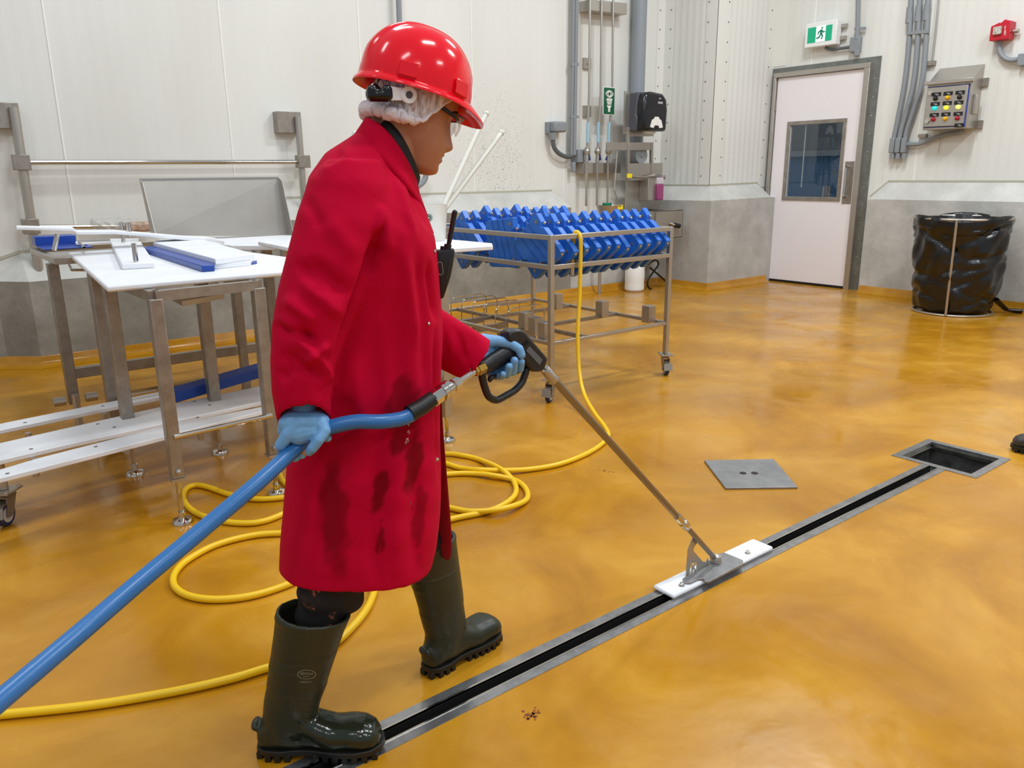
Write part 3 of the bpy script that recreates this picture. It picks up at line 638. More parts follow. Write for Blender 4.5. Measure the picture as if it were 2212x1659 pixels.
g = MB(); g.cyl(PS(1452, 486)-A(0, .03, 0), PS(1461, 488)-A(0, .05, 0), .028, 14); g.build('knee_valve_knob', rubber, t)
g = MB(); g.bb(a[0]+.05, a[0]+.10, 6.87, 6.9, 0, z1); g.bb(b_[0]-.05, b_[0], 6.87, 6.9, 0, z1); each(g, 'leg', steel, t)
PF = PY(6.78)
g = MB()
for x in (1356, 1407): g.bar(PF(x, 378), PF(x, 285 if x < 1400 else 310), .035, .035)
g.bar(PF(1356, 285), PF(1410, 285), .10, .03, up=(0, 1, 0)); g.bar(PF(1310, 316), PF(1410, 316), .09, .02, up=(0, 1, 0)); g.bar(PF(1356, 372), PF(1430, 370), .015, .2)
g.bb(PF(1357, 0)[0], PF(1366, 0)[0], 6.79, 6.81, PF(1360, 290)[2], PF(1360, 197)[2])
tag(g.build('dispenser_frame', steel, bevel=.002), 'stainless frame that carries the towel dispenser above the sink', 'frame')
# towel dispenser
TY = 6.55; PT = PY(TY)
t = thing('towel_dispenser', 'black translucent paper towel dispenser above the hand sink', 'towel dispenser', PT(1403, 285))
a = PT(1393, 197); b_ = PT(1441, 284); x0, x1, zt, zb = a[0], b_[0], a[2], b_[2]
g = MB(); pr = [(x0, zb), (x0+.01, zt-.05), (x0+.04, zt-.005), (x0+.12, zt+.005), (x1-.09, zt-.01), (x1-.02, zt-.07), (x1+.005, zt-.2), (x1, zb+.2), (x1-.01, zb)]
g.prism([A(x, TY, z) for x, z in pr], (0, .14, 0)); g.build('cover', mat('smoked_black', '17171b', .18, c2='232328', vscale=5), t, bevel=.03, smooth=60)
g = MB(); g.prism([A(x0-.004, TY+q, z) for q, z in [(.24, zb), (.24, zt), (.09, zt+.002), (.115, zt-.12), (.125, zt-.25), (.10, zb+.15), (.11, zb)]], (x1-x0-.02, 0, 0)); g.build('grey_side', mat('dispenser_grey', '55555f', .4), t, bevel=.015)
c0 = PT(1418, 267); g = MB(); q = [(-.11, -.04), (-.08, .04), (-.05, .05), (-.03, .075), (.03, .075), (.05, .05), (.08, .04), (.11, -.04), (.05, -.05), (.03, -.02), (-.03, -.02), (-.05, -.05)]
g.prism([c0+A(u, -.004, v) for u, v in q], (0, .01, 0)); g.build('paper_window', whitep, t)
c0 = PT(1426, 222); g = MB(); g.bb(c0[0]-.04, c0[0]+.04, TY-.006, TY, c0[2]-.012, c0[2]+.012); g.sph(c0+A(-.005, -.002, .045), (.02, .006, .01), 10, 5); g.build('badge', mat('badge_grey', 'a9a9ad', .4), t)
g = MB(); c0 = PT(1415, 285); g.bb(c0[0]-.08, c0[0]+.08, TY+.06, TY+.12, c0[2]-.012, c0[2]+.01); g.build('paper_towel', whitep, t)
# soap dispenser
PD = PY(6.70)
t = thing('soap_dispenser', 'steel soap dispenser with pink liquid beside the sink backsplash', 'soap dispenser', PD(1417, 436))
g = MB(); a = PD(1401, 384); b_ = PD(1416, 433); g.bb(a[0], b_[0], 6.70, 6.85, b_[2], a[2]); g.build('bracket', steel, t, bevel=.005)
g = MB(); a = PD(1416, 389); b_ = PD(1428, 432); g.bb(a[0], b_[0], 6.66, 6.78, b_[2], a[2]-.05); g.build('pink_soap', mat('pink_soap', '9c4274', .25), t, bevel=.012)
g = MB(); g.bb(a[0], b_[0], 6.665, 6.775, a[2]-.05, a[2]+.03); g.build('bottle_top', mat('clear_plastic', 'd3c8d2', .2), t, bevel=.01)
g = MB(); g.tube(spline([PD(1360, 380), PD(1390, 383), PD(1412, 378), PD(1430, 381), PD(1435, 386)], 5), [.02]*9+[.03]*6+[.026]*5+[.02], 10, flat=(.7, 1.2)); g.build('elbow_lever', chrome, t)
g = MB(); a = PY(6.6)(1358, 375); b_ = PY(6.6)(1368, 384); g.bb(a[0], b_[0], 6.62, 6.63, b_[2], a[2]); tag(g.build('yellow_tag', yellowt), 'small yellow tag on the sink backsplash', 'tag')
# eyewash bowl
c0 = PY(6.6)(1318, 443)
t = thing('eyewash_bowl', 'round steel eyewash bowl with green head left of the sink', 'eyewash', c0)
g = MB(); g.lathe([(.05, -.12), (.13, -.10), (.155, -.02), (.16, .0), (.15, 0), (.12, -.07), (.02, -.09)], c0, n=28); g.build('bowl', steel, t)
g = MB(); g.cyl(c0+A(-.05, 0, -.02), c0+A(-.05, 0, .025), .055, 16); g.build('green_head', mat('eyewash_head', '0d7d5c', .4), t)
g = MB(); g.tube([c0+A(.14, 0, 0), c0+A(.06, 0, .17), c0+A(0, 0, .03)], .007, 6); g.tube([c0+A(.06, 0, .16), PY(6.8)(1334, 318)], .006, 6); g.build('pull_rod', steel, t)
g = MB(); a = PY(6.45)(1334, 443); b_ = PY(6.45)(1345, 452); g.bb(a[0], b_[0], 6.445, 6.45, b_[2], a[2]); tag(g.build('yellow_tag', yellowt), 'small yellow tag on the rim of the eyewash bowl', 'tag')
g = MB(); g.cyl((c0[0], 6.75, 0), (c0[0], 6.75, c0[2]-.1), .02, 10); g.build('stand_pipe', steel, t)
# jug and cable
c0 = F(1370, 628); g = MB()
g.lathe([(.02, 0), (.10, 0), (.118, .02), (.12, .06), (.116, .10), (.12, .14), (.12, .28), (.10, .34), (.05, .38), (.035, .40), (.035, .43)], c0, n=28)
t = thing('chemical_jug', 'white plastic jug standing on the floor under the sink', 'jug', c0); g.build('jug_body', whitep, t)
g = MB(); g.cyl(c0+A(0, 0, .43), c0+A(0, 0, .465), .04, 16); g.build('cap', bluep, t)
g = MB(); Q = PY(6.6)
g.tube(spline([Q(1398, 572), Q(1416, 562), Q(1422, 572), Q(1408, 592), Q(1399, 608), Q(1402, 622), Q(1420, 629), Q(1440, 627), Q(1444, 615), Q(1432, 602), Q(1404, 578)], 8), .012, 8)
tag(g.build('black_cable', rubber), 'black cable looped beneath the sink next to the jug', 'cable')
# conduit behind the person's head
t = thing('bent_conduit', 'grey conduit dropping behind the red hard hat and bending near the chin', 'conduit', B7(905, 400))
g = MB(); g.tube([B7(859, -60), B7(863, 60), B7(880, 370), B7(881, 385)], .026, 10)
g.tube(spline([B7(881, 380), B7(884, 396), B7(896, 402), B7(908, 399), B7(918, 387), B7(921, 372)], 6), .028, 10); g.build('pipe', greyp, t)
# wall rail on the left
PR = PY(6.98)
t = thing('wall_rail', 'stainless wall rail frame with two posts and horizontal bars at the left', 'rail', (2, 7, .7))
g = MB(); a = PR(29, 232); b_ = PR(81, 584); g.tube([A(a[0], 6.98, a[2]), A(a[0]*.5+b_[0]*.5, 6.98, .66)], .034, 14); g.build('post', steel, t)
g = MB(); a2 = PR(643, 252); g.tube([A(a2[0], 6.98, a2[2]), A(a2[0], 6.98, 1.05)], .029, 14); g.build('post', steel, t)
g = MB(); a = PR(52, 351); b_ = PR(655, 350); g.tube([a, b_], .019, 12); g.build('rail_bar', chrome, t)
g = MB(); a = PR(60, 491); b_ = PR(330, 489); g.tube([a, b_], .02, 12); g.build('rail_bar', chrome, t)
g = MB()
for (x, y) in ((46, 351), (66, 489), (654, 349)): c0 = PR(x, y); g.box(c0, (.11, .09, .11))
each(g, 'clamp', steeld, t, bevel=.004)
g = MB()
for (x, y) in ((10, 249), (630, 264)): c0 = PR(x, y); g.bb(c0[0]-.12, c0[0]+.1, 7.0, 7.1, c0[2]-.09, c0[2]+.09)
each(g, 'wall_bracket', steeld, t, bevel=.003)
# ================================================================== HELPERS: feet and casters
def level_foot(parent, x, y, z1, r=.043):
    g = MB(); g.cyl((x, y, .02), (x, y, z1), .010, 10); g.build('foot_rod', chrome, parent)
    g = MB(); g.lathe([(r, 0), (r, .010), (r*.85, .020), (r*.35, .026), (r*.3, .05), (.016, .055)], (x, y, 0), n=28); g.build('foot_pad', chrome, parent)
def caster(parent, x, y, ang, r=.045, top=.15, wheelc='navy'):
    d = A(math.cos(ang), math.sin(ang), 0); s_ = A(-d[1], d[0], 0); c0 = A(x, y, r)-d*.028
    g = MB(); g.cyl(c0-s_*.014, c0+s_*.014, r, 24)
    w_ = g.build('caster_wheel', mat('caster_'+wheelc, {'navy': '1c3157', 'grey': '6d6f71'}[wheelc], .35), parent, bevel=.004)
    g = MB(); g.cyl(c0-s_*.0155, c0+s_*.0155, r*.68, 20); g.build('hub', mat('hub_grey', 'c9cbcf', .4), w_)
    g = MB()
    for k in (-1, 1):
        q = c0+s_*k*.021; g.prism([q-d*.02-A(0, 0, .01), q+d*.02-A(0, 0, .01), A(x, y, top-.03)+s_*k*.021+d*.03, A(x, y, top-.03)+s_*k*.021-d*.035], s_*.003*k)
    g.cyl(c0-s_*.028, c0+s_*.028, .009, 10); g.box((x, y, top-.028), (.07, .045, .006), d, s_)
    g.build('fork', steeld, parent)
    g = MB(); g.box((x, y, top-.006), (.105, .085, .008), d, s_)
    for i in (-1, 1):
        for j in (-1, 1): g.sph(A(x, y, top-.002)+d*.042*i+s_*.032*j, .009, 8, 4)
    g.build('top_plate', steel, parent)
    g = MB(); q = c0-d*.05; g.prism([q+s_*.03+A(0, 0, .045), q-s_*.03+A(0, 0, .045), q-s_*.03-d*.012, q+s_*.03-d*.012], d*.004); g.bar(A(x, y, top-.045), q+A(0, 0, .04), .04, .005); g.build('brake_pedal', steeld, parent)
# ================================================================== CART WITH BLUE BLOCKS
CX0, CX1, CY0, CY1 = 3.17, 4.25, 3.655, 5.13
ZT, ZM, ZL = 1.04, .845, .37; w_ = .032
cart = thing('rack_cart', 'stainless tube rack cart on casters carrying rows of blue blocks', 'cart', ((CX0+CX1)/2, (CY0+CY1)/2, 0))
for (x, y) in ((CX0, CY0), (CX1, CY0), (CX0, CY1), (CX1, CY1)):
    g = MB(); g.bb(x-w_/2, x+w_/2, y-w_/2, y+w_/2, .15, ZT); g.build('post', steel, cart, bevel=.003)
for z, nm in ((ZT-w_/2, 'top_rail'), (ZM, 'middle_rail'), (ZL, 'lower_rail')):
    for (a, b_) in (((CX0, CY0), (CX1, CY0)), ((CX1, CY0), (CX1, CY1)), ((CX1, CY1), (CX0, CY1)), ((CX0, CY1), (CX0, CY0))):
        g = MB(); g.bar((*a, z), (*b_, z), .03 if nm != 'lower_rail' else .024); g.build(nm, steel, cart, bevel=.003)
g = MB()
for y in (3.76, 3.95, 4.42, 4.62, 4.8):
    g.bar((CX0, y, ZM+.02), (CX1, y, ZM+.02), .012)
for y in (4.12, 4.36): g.bar((CX0, y, ZT-.02), (CX1, y, ZT-.02), .02)
each(g, 'support_rod', chrome, cart)
g = MB()
for k in range(19): g.bar((CX0+.08+k*.05, 3.75, ZM+.026), (CX0+.11+k*.05, 3.75, ZM+.026), .01)
g.build('slot_rail', steel, cart)
g = MB()
for y in (4.15, 4.66): g.bar((CX0, y, ZL), (CX1, y, ZL), .024)
for x in (CX0+.30,): g.bar((x, CY0, ZL), (x, CY1, ZL), .024)
g.bb(CX0+.02, CX0+.32, 4.2, 4.24, ZL-.06, ZL-.02); g.bb(CX0+.02, CX0+.32, 4.5, 4.54, ZL-.06, ZL-.02); g.bb(CX0+.02, CX0+.32, 4.8, 4.84, ZL-.06, ZL-.02)
each(g, 'lower_crossbar', steeld, cart)
for k in range(6):
    y = 4.12+k*.135; x0, x1 = CX0+.02, CX0+.34; z0, z1 = ZL+.01, ZL+.16
    g = MB(); g.tube(spline([(x0, y, z0), (x0, y, z1-.05), (x0+.02, y, z1-.01), (x0+.06, y, z1), (x1-.06, y, z1), (x1-.02, y, z1-.01), (x1, y, z1-.05), (x1, y, z0)], 4), .0045, 6); g.build('wire_divider', chrome, cart)
for (px, py) in ((1157, 705), (1135, 690), (1178, 722), (1270, 680), (1303, 690), (1405, 690)):
    if px < 1200: c0 = on(px, py, 1, 3.95 if px == 1157 else (4.15 if px == 1135 else 3.78))
    else: c0 = on(px, py, 0, CX1 if px < 1400 and px > 1290 else CX1-.0) if px < 1350 else on(px, py, 0, 4.22)
    if px > 1200: c0 = {1270: A(4.1, 4.66, ZL+.06), 1303: A(4.1, 4.15, ZL+.06), 1405: A(4.2, 3.78, ZL+.07)}[px]
    g = MB(); g.box((c0[0], c0[1], ZL+.055), (.07, .07, .12)); g.build('square_socket', steel, cart, bevel=.002)
for (x, y, a) in ((CX0, CY0, .5), (CX1, CY0, 1.0), (CX0, CY1, .2), (CX1, CY1, -.4)): caster(cart, x, y, a)
# blue blocks
def block_poly(h=.205): return [(0, h+.004), (.046, h-.046), (.040, h-.080), (.072, h-.078), (h+.005, .02), (h+.03, -.005), (h+.015, -.04), (h-.05, -.085), (.02, -h+.01), (0, -h), (-.02, -h+.01), (-h+.02, -.02), (-h+.0, .01), (-h+.02, .04), (-.012, h-.009)]
def make_block(th=.042):
    t = thing('blue_block', 'x', 'block', (0, 0, 0), 'blue blocks standing on edge in the rack cart')
    g = MB(); g.prism([A(-th/2, -u, v) for u, v in block_poly()], (th, 0, 0)); g.build('block_body', bluep, t, bevel=.004)
    g = MB()
    for (u, v) in ((.0, .155), (.165, -.01), (0, -.15)):
        g.cyl((-th/2-.002, -u, v), (-th/2, -u, v), .012, 12)
    each(g, 'bolt_head', steeld, t)
    g = MB(); g.sph((th/2-.01, -.045, .15), (.012, .012, .012), 8, 5); g.sph((0, -.222, -.02), (.012, .010, .012), 8, 5); each(g, 'end_bolt', chrome, t)
    g = MB()
    for k in (-.06, 0, .055):
        a = A(-th/2-.0008, -(.11+k*.7), -.07+k); b_ = A(-th/2-.0008, .07-k*.7, .10+k); 
        g.bar(A(-th/2-.0006, -(.10+k*.7), .07+k*.7-.13), A(-th/2-.0006, .13-k*.7, .07+k*.7-.13+.17-.0), .0015, .005, up=(1, 0, 0))
    g.build('groove', blued, t); return t
proto = make_block(); first = True; ORD = ['first', 'second', 'third', 'fourth', 'fifth', 'sixth', 'seventh', 'eighth', 'ninth', 'tenth', 'eleventh']
rg = random.Random(5)
rows = [(3.86, 11, 3.24, .0965, 'front'), (4.70, 11, 3.26, .0945, 'back')]
for (yy, n_, x0, dx, rn) in rows:
    for k in range(n_):
        b_ = proto if first else copy_tree(proto); first = False
        b_.location = (x0+k*dx+rg.uniform(-.004, .004), yy+rg.uniform(-.012, .012), .95+rg.uniform(-.006, .006)+(.03 if rn == 'back' and k in (2, 5) else 0))
        b_.rotation_euler = (rg.uniform(-.05, .05)+(.0), 0, rg.uniform(-.05, .05))
        b_['label'] = f'blue block in the {rn} row of the cart, {ORD[k]} from its left end'
for k, (x, y, z, rx) in enumerate([(3.27, 4.26, .955, .62), (3.62, 4.30, .97, .25), (3.82, 4.28, .96, .1)]):
    b_ = copy_tree(proto); b_.location = (x, y, z); b_.rotation_euler = (rx, 0, .05)
    b_['label'] = ['blue block turned steeply, alone between the two rows at the cart\'s left side', 'tilted blue block between the rows, second of the middle ones', 'upright blue block between the rows, rightmost of the middle ones'][k]
# ================================================================== WHITE TOPPED WORK TABLE
T1 = .975
tA = thing('work_table', 'white topped stainless work table standing left of the person', 'table', (1.0, 3.7, 0))
for (x, y, zb) in ((.79, 3.26, .205), (1.215, 3.30, .2), (.775, 3.98, .2), (1.20, 4.02, .2)):
    w_ = .05 if y < 3.5 else .055
    g = MB(); g.bb(x-w_/2, x+w_/2, y-w_/2, y+w_/2, zb, T1-.03); lg = g.build('leg', steeld, tA, bevel=.004)
    g = MB(); g.bb(x-w_/2-.004, x+w_/2+.004, y-w_/2-.004, y+w_/2+.004, zb-.012, zb); g.sph((x, y-.03, zb+.03), .012, 8, 5); g.build('leg_socket', steel, lg)
    level_foot(tA, x, y, zb)
g = MB()
for a, b_ in (((.79, 3.26), (1.215, 3.30)), ((1.215, 3.30), (1.20, 4.02)), ((1.20, 4.02), (.775, 3.98)), ((.775, 3.98), (.79, 3.26))): g.bar((*a, T1-.02), (*b_, T1-.02), .04, .04)
g.build('apron', steeld, tA)
g = MB(); g.tube([(.79, 3.235, .384), (1.215, 3.275, .382)], .011, 10); g.build('front_rod', chrome, tA)
cr = [F(130, 548, T1), F(232, 632, T1), F(602, 597, T1), F(700, 590, T1), F(700, 572, T1), F(481, 516, T1)]
cr[0] = A(.80, 5.05, T1); cr[2] = F(602, 598, T1); cr[3] = A(1.62, 3.40, T1); cr[4] = A(1.62, 3.9, T1); cr[5] = A(1.50, 5.1, T1)
g = MB(); g.prism(cr, (0, 0, .024)); g.build('table_top', white, tA, bevel=.008)
TT = T1+.024; PTop = PZ(TT)
# frame table behind
tB = thing('frame_table', 'stainless frame table behind the white topped work table', 'table', (1.2, 4.9, 0))
BY = 4.95
for (x, y) in ((.70, BY), (1.9, BY), (1.95, 5.75)):
    g = MB(); g.bb(x-.028, x+.028, y-.028, y+.028, .16, .955); g.build('leg', steeld, tB, bevel=.004); level_foot(tB, x, y, .16)
g = MB(); g.bar((.70, BY, .335), (1.9, BY, .335), .045, .06); g.build('front_rail', steeld, tB, bevel=.003)
g = MB(); a = F(92, 548, .985); b_ = F(132, 546, .985); g.bb(a[0]-.01, b_[0]+.04, BY-.12, BY+.08, .955, .992); g.build('end_plate', steel, tB, bevel=.003)
g = MB(); g.bb(.70, 1.95, BY-.02, BY+.02, .955, .985); g.bb(.70, 1.95, 5.73, 5.77, .955, .985); g.bb(.70, .74, BY, 5.75, .955, .985); g.build('top_frame', steel, tB, bevel=.003)
# wing-nut stand under it
t = thing('screw_stand', 'small steel stand foot with two hand screws behind the slatted bench', 'stand', (.73, 4.95, 0))
g = MB()
for s_ in (-1, 1):
    g.cyl((.70+s_*.05, 4.88, .20), (.70+s_*.11, 4.88, .20), .025, 10)
g.cyl((.7, 4.88, .0), (.7, 4.88, .23), .02, 10); g.build('hand_screw', steel, t)
# grey swivel caster behind the bench (stands under a separate steel column)
t = thing('column_stand', 'thick square steel column on a grey caster behind the white slats', 'stand', (.78, 4.45, 0))
caster(t, .80, 4.42, .3, .06, .17, 'grey')
g = MB(); g.bb(.775, .855, 4.38, 4.46, .17, .94); g.build('column', steeld, t, bevel=.004)
# bracket tray under the top
Pb = PZ(.84); g = MB()
g.prism([Pb(358, 642), Pb(455, 624), Pb(484, 645), Pb(395, 662)], (0, 0, .004)); g.bar(Pb(395, 662)+A(0, 0, .012), Pb(484, 645)+A(0, 0, .012), .004, .024); g.bar(Pb(455, 624)+A(0, 0, .03), Pb(484, 645)+A(0, 0, .03), .004, .06); g.bar(Pb(455, 624)+A(0, 0, .05), Pb(455, 624)+A(0, 0, .14), .02)
g.build('under_bracket', steel, tA)
# far white table (behind) with steel chute
T2 = .975
tD = thing('side_table', 'white topped side table under the leaning steel chute', 'table', (2.0, 5.3, 0))
g = MB(); g.prism([F(500, 541, T2), F(640, 541, T2), A(2.6, 5.6, T2), A(1.55, 5.6, T2)], (0, 0, .03)); g.build('table_top', white, tD, bevel=.005)
g = MB(); fx_ = F(560, 541, T2)
for (x, y) in ((1.62, 4.75), (2.02, 4.75), (1.62, 5.5), (2.5, 5.5)): g.bb(x-.022, x+.022, y-.022, y+.022, 0, T2)
each(g, 'leg', steeld, tD)
PC = PY(5.35)
t = thing('steel_chute', 'plain stainless sheet chute with folded sides standing on the side table', 'chute', PC(470, 510))
tl, tr, br, bl = PC(306, 388), PC(607, 384), PC(622, 511), PC(327, 508); 
for q in (tl, tr): q[1] += .05
g = MB(); g.prism([tl, tr, br, bl], (0, .004, 0)); g.build('sheet', steel, t)
g = MB(); g.prism([tl, tl+A(.0, -.06, -.02), bl+A(.0, -.10, 0), bl], (.004, 0, 0)); g.prism([tr, tr+A(.0, -.06, -.02), br+A(.0, -.10, 0), br], (.004, 0, 0)); each(g, 'side_fold', steel, t)
g = MB(); g.bar(tl, tr, .012); g.build('rim', chrome, t)
# bubble wrap / brown packet on the far table
t = thing('plastic_bag', 'clumped clear plastic bag lying on the rail behind the table', 'plastic bag', PY(6.4)(240, 505)); g = MB(); rg = random.Random(2)
for k in range(26): 
    c0 = PY(6.97)(205+rg.uniform(0, 85), 484+rg.uniform(-5, 8)); g.sph(c0, (rg.uniform(.03, .07), .05, rg.uniform(.02, .045)), 10, 6)
me = remesh(g, .012, 2); co, no = coords(me); co += no*(np.sin(co[:, :1]*95)*np.sin(co[:, 2:]*120)*.006); me.vertices.foreach_set('co', co.ravel())
finish(me, 'bag_film', mat('clear_film', 'dcdcd8', .15, bump=.8, bscale=50, Alpha=.45), t)
g = MB(); a = PY(6.9)(272, 481); b_ = PY(6.9)(332, 500); g.bb(a[0], b_[0], 6.9, 7.03, b_[2], a[2]); o = g.build('brown_packet', mat('brown_film', '9c7d66', .3, c2='c4ab98', vscale=30), bevel=.02); tag(o, 'flat brown wrapped packet beside the steel chute', 'packet')
# right white table end
T3 = 1.01
tC = thing('end_table', 'white topped table showing between the person and the rack cart', 'table', (2.2, 3.7, 0))
a = F(1065, 540, T3); b_ = F(1065, 540, T3)
g = MB(); g.prism([A(1.66, 3.46, T3), A(a[0], a[1], T3), F(1063, 534, T3)+A(0, .0, 0), F(940, 522, T3), A(1.72, 4.6, T3)], (0, 0, .022)); g.build('table_top', white, tC, bevel=.004)
for (x, y) in ((2.225, 3.42), (1.78, 3.5), (2.30, 4.35), (1.8, 4.4)):
    g = MB(); g.bb(x-.024, x+.024, y-.024, y+.024, .14, T3); g.build('leg', steel, tC, bevel=.004); level_foot(tC, x, y, .14)
g = MB(); g.bb(1.7, 2.18, 3.5, 3.62, .34, .36); g.build('lower_shelf', white, tC)
g = MB(); g.tube([(1.78, 3.4, .27), (2.2, 3.39, .27)], .011, 10); g.sph((2.205, 3.39, .27), .016, 10, 6); g.build('front_rod', chrome, tC)
# bucket with paddles
c0 = F(928, 520, T3+.022); c0[2] = T3+.022
t = thing('white_bucket', 'white plastic bucket on the table end holding long white handles', 'bucket', c0)
g = MB(); g.lathe([(.03, 0), (.085, 0), (.092, .01), (.108, .20), (.112, .205), (.104, .205), (.09, .02), (.01, .018)], c0, n=32); g.build('bucket_body', mat('cream_plastic', 'e6e4dc', .4), t)
sd = nrm(A(-c0[0], -c0[1], 0)); 
g = MB(); q = c0+sd*.104+A(0, 0, .135); sdr = A(-sd[1], sd[0], 0)
g.cyl(q, q+sd*.002, .022, 20); o = g.build('round_logo', whitep, t)
g = MB(); g.tube(arc(q+sd*.003, .018, 0, 360, 20, sdr, (0, 0, 1)), .002, 6); g.tube(arc(q+sd*.003, .009, 50, 310, 10, -sdr, (0, 0, 1)), .0035, 6); g.build('logo_mark', mat('logo_green', '14563f', .5), o)
for i, (x, y, l) in enumerate([(1050, 246, 'left'), (1083, 287, 'right'), (768, 290, 'far left, tip behind the person\'s back')]):
    top = on(x, y, 1, c0[1]+(.25 if i < 2 else .35)); bot = c0+(A(.03*(1-i)-.02, 0, .04) if i < 2 else A(-.05, .03, .05))
    g = MB(); g.tube([bot, top], .0155, 12); g.sph(top, .02, 12, 8); tag(g.build('white_pole', mat('handle_white', 'd8d6cc', .4)), f'long white plastic pole in the bucket, {l}' + (' of the two crossing ones' if i < 2 else ''), 'pole')
# ---- things on the work table
def slabpx(name, pts, z, h, mt, bevel=.004): 
    g = MB(); g.prism([F(x, y, z) for x, y in pts], (0, 0, h)); return g.build(name, mt, bevel=bevel)
t = thing('pin_block', 'white plastic block with two upright steel pins on the work table', 'block', F(290, 560, TT))
g = MB(); g.prism([F(264, 583, TT), F(335, 579, TT), F(306, 532, TT), F(240, 532, TT)], (0, 0, .028)); g.build('base_block', white, t, bevel=.006)
for (x0, y0, x1, y1) in ((294, 566, 288, 526), (267, 524, 262, 488)):
    b_ = F(x0, y0, TT+.028); g = MB(); zt = .085; g.cyl(b_, b_+A(0, 0, .085 if y0 > 550 else .12), .011, 14); g.build('steel_pin', chrome, t)
o = slabpx('blue_bar', [(437, 588), (464, 586), (466, 576), (345, 538), (308, 545)], TT, .028, blued); tag(o, 'dark blue plastic bar lying on the work table', 'bar')
t = thing('white_slab', 'thick stepped white plastic slab on the work table', 'slab', F(440, 555, TT))
g = MB(); g.prism([F(462, 582, TT), F(542, 574, TT), F(540, 560, TT), F(375, 527, TT), F(334, 533, TT)], (0, 0, .022)); g.build('lower_slab', white, t, bevel=.003)
g = MB(); g.prism([F(466, 572, TT+.022), F(552, 561, TT+.022), F(420, 522, TT+.022), F(345, 528, TT+.022), F(332, 534, TT+.022)], (0, 0, .028)); g.build('upper_slab', white, t, bevel=.004)
o = slabpx('blue_clip', [(544, 572), (555, 570), (555, 565), (544, 567)], TT, .006, blued, 0); tag(o, 'small blue plastic clip beside the white slab', 'clip')
# long bent white board
PBd = PY(4.75)
pts = [(35, 490), (158, 493), (168, 500), (250, 499), (400, 512), (455, 514), (485, 520)]
g = MB(); up_ = [PBd(*p)+A(0, .0, 0) for p in pts]; lo_ = [PBd(x, y+7) for x, y in pts]
rings = [[u, u+A(.02, .16, .0), l+A(.02, .16, .0), l] for u, l in zip(up_, lo_)]
g.loft(rings); tag(g.build('bent_board', white, bevel=.003), 'long thin bent white board lying across the back of the work tables', 'board')
for i, (x0, y0, x1, y1, w_) in enumerate([(117, 541, 124, 506, 'under the left end'), (280, 512, 277, 480, 'near the middle, upper')]):
    a = PY(4.8)(x0, y0); b_ = PY(4.8)(x1, y1); g = MB(); g.tube([a, b_], .012, 12); tag(g.build('support_pin', chrome), f'short steel pin {w_} of the bent white board', 'pin')
g = MB(); P = PY(5.6); g.bb(P(76, 520)[0], P(165, 520)[0], 5.6, 5.75, P(80, 531)[2], P(80, 512)[2]); g.bb(P(76, 520)[0], P(178, 520)[0], 5.3, 5.6, P(80, 531)[2]-.008, P(80, 531)[2])
tag(g.build('blue_trough', mat('deep_blue', '1242a0', .35), bevel=.003), 'deep blue folded plastic trough at the far left table end', 'trough')
g = MB(); P = PZ(TT+.03); g.tube([PZ(TT)(182, 540), P(182, 535), P(170, 521), P(238, 518)], .007, 8); tag(g.build('wire_hook', steel), 'bent steel rod hook beside the pin block', 'hook')
g = MB(); P = PZ(.9); g.tube([P(150, 573), P(155, 583), P(185, 583)], .008, 8); tag(g.build('wire_hook', steel), 'bent steel rod end poking out below the white table top', 'hook')
o = slabpx('white_strip', [(162, 524), (230, 519), (300, 518), (300, 524), (235, 526), (165, 530)], TT+.01, .01, white, .002); tag(o, 'narrow white plastic strip behind the wire hook', 'strip')
# ================================================================== SLATTED BENCH (white slats on pins)
ZB = .27
tb = thing('slat_bench', 'low bench of three long white slats in front of the tables at the left', 'bench', (.6, 3.9, 0))
def slat(p, h=.022):
    g = MB(); g.prism([F(x, y, ZB) for x, y in p], (0, 0, h)); return g.build('slat', white, tb, bevel=.004)
sl = [[(-120, 1076), (575, 895), (574, 886), (353, 930), (81, 1001), (-120, 1062)], [(-120, 1034), (147, 970), (573, 875), (567, 841), (347, 888), (-120, 995)], [(-120, 968), (14, 936), (347, 866), (345, 855), (14, 922), (-120, 952)]]
for s_ in sl: slat(s_)
g = MB()
for (x, y) in ((16, 1023), (67, 970), (207, 965), (211, 916), (247, 923), (427, 902), (453, 875), (420, 867), (54, 913), (222, 877)): c0 = F(x, y, ZB+.022); g.cyl(c0, c0+A(0, 0, .001), .008, 10)
each(g, 'screw', mat('screw_grey', '63605c', .5), tb)
g = MB()
for (x, y) in ((215, 975), (430, 915), (60, 935), (225, 893), (72, 990)): c0 = F(x, y, ZB); g.cyl(c0-A(0, 0, .08), c0, .013, 10)
each(g, 'slat_pin', steel, tb)
caster(tb, .225, 3.73, .9, .05, .15)
g = MB(); g.cyl((.22, 3.74, .15), (.22, 3.74, ZB), .02, 12); g.build('caster_post', steel, tb)
g = MB(); q = .26; a = on(2, 960, 1, 3.74); g.bb(.165, .205, 3.74, 3.78, ZB-.02, .50); g.build('leg', steeld, tb)
g = MB(); g.tube([F(265, 852, .33), F(450, 818, .33)], .012, 10); g.build('back_rod', chrome, tb)
# blue channel on the bench
g = MB(); P = lambda x, y, z: F(x, y, z)
a0, a1 = F(376, 868, ZB+.024), F(640, 790, ZB+.09); d = nrm(a1-a0); sd = nrm(np.cross(d, (0, 0, 1)))
g.prism([a0+sd*.03, a0-sd*.03, a0-sd*.03+A(0, 0, .07), a0+sd*.03+A(0, 0, .055)], a1-a0)
tag(g.build('blue_channel', blued, bevel=.004), 'long dark blue plastic channel lying slanted on the white slats', 'channel')
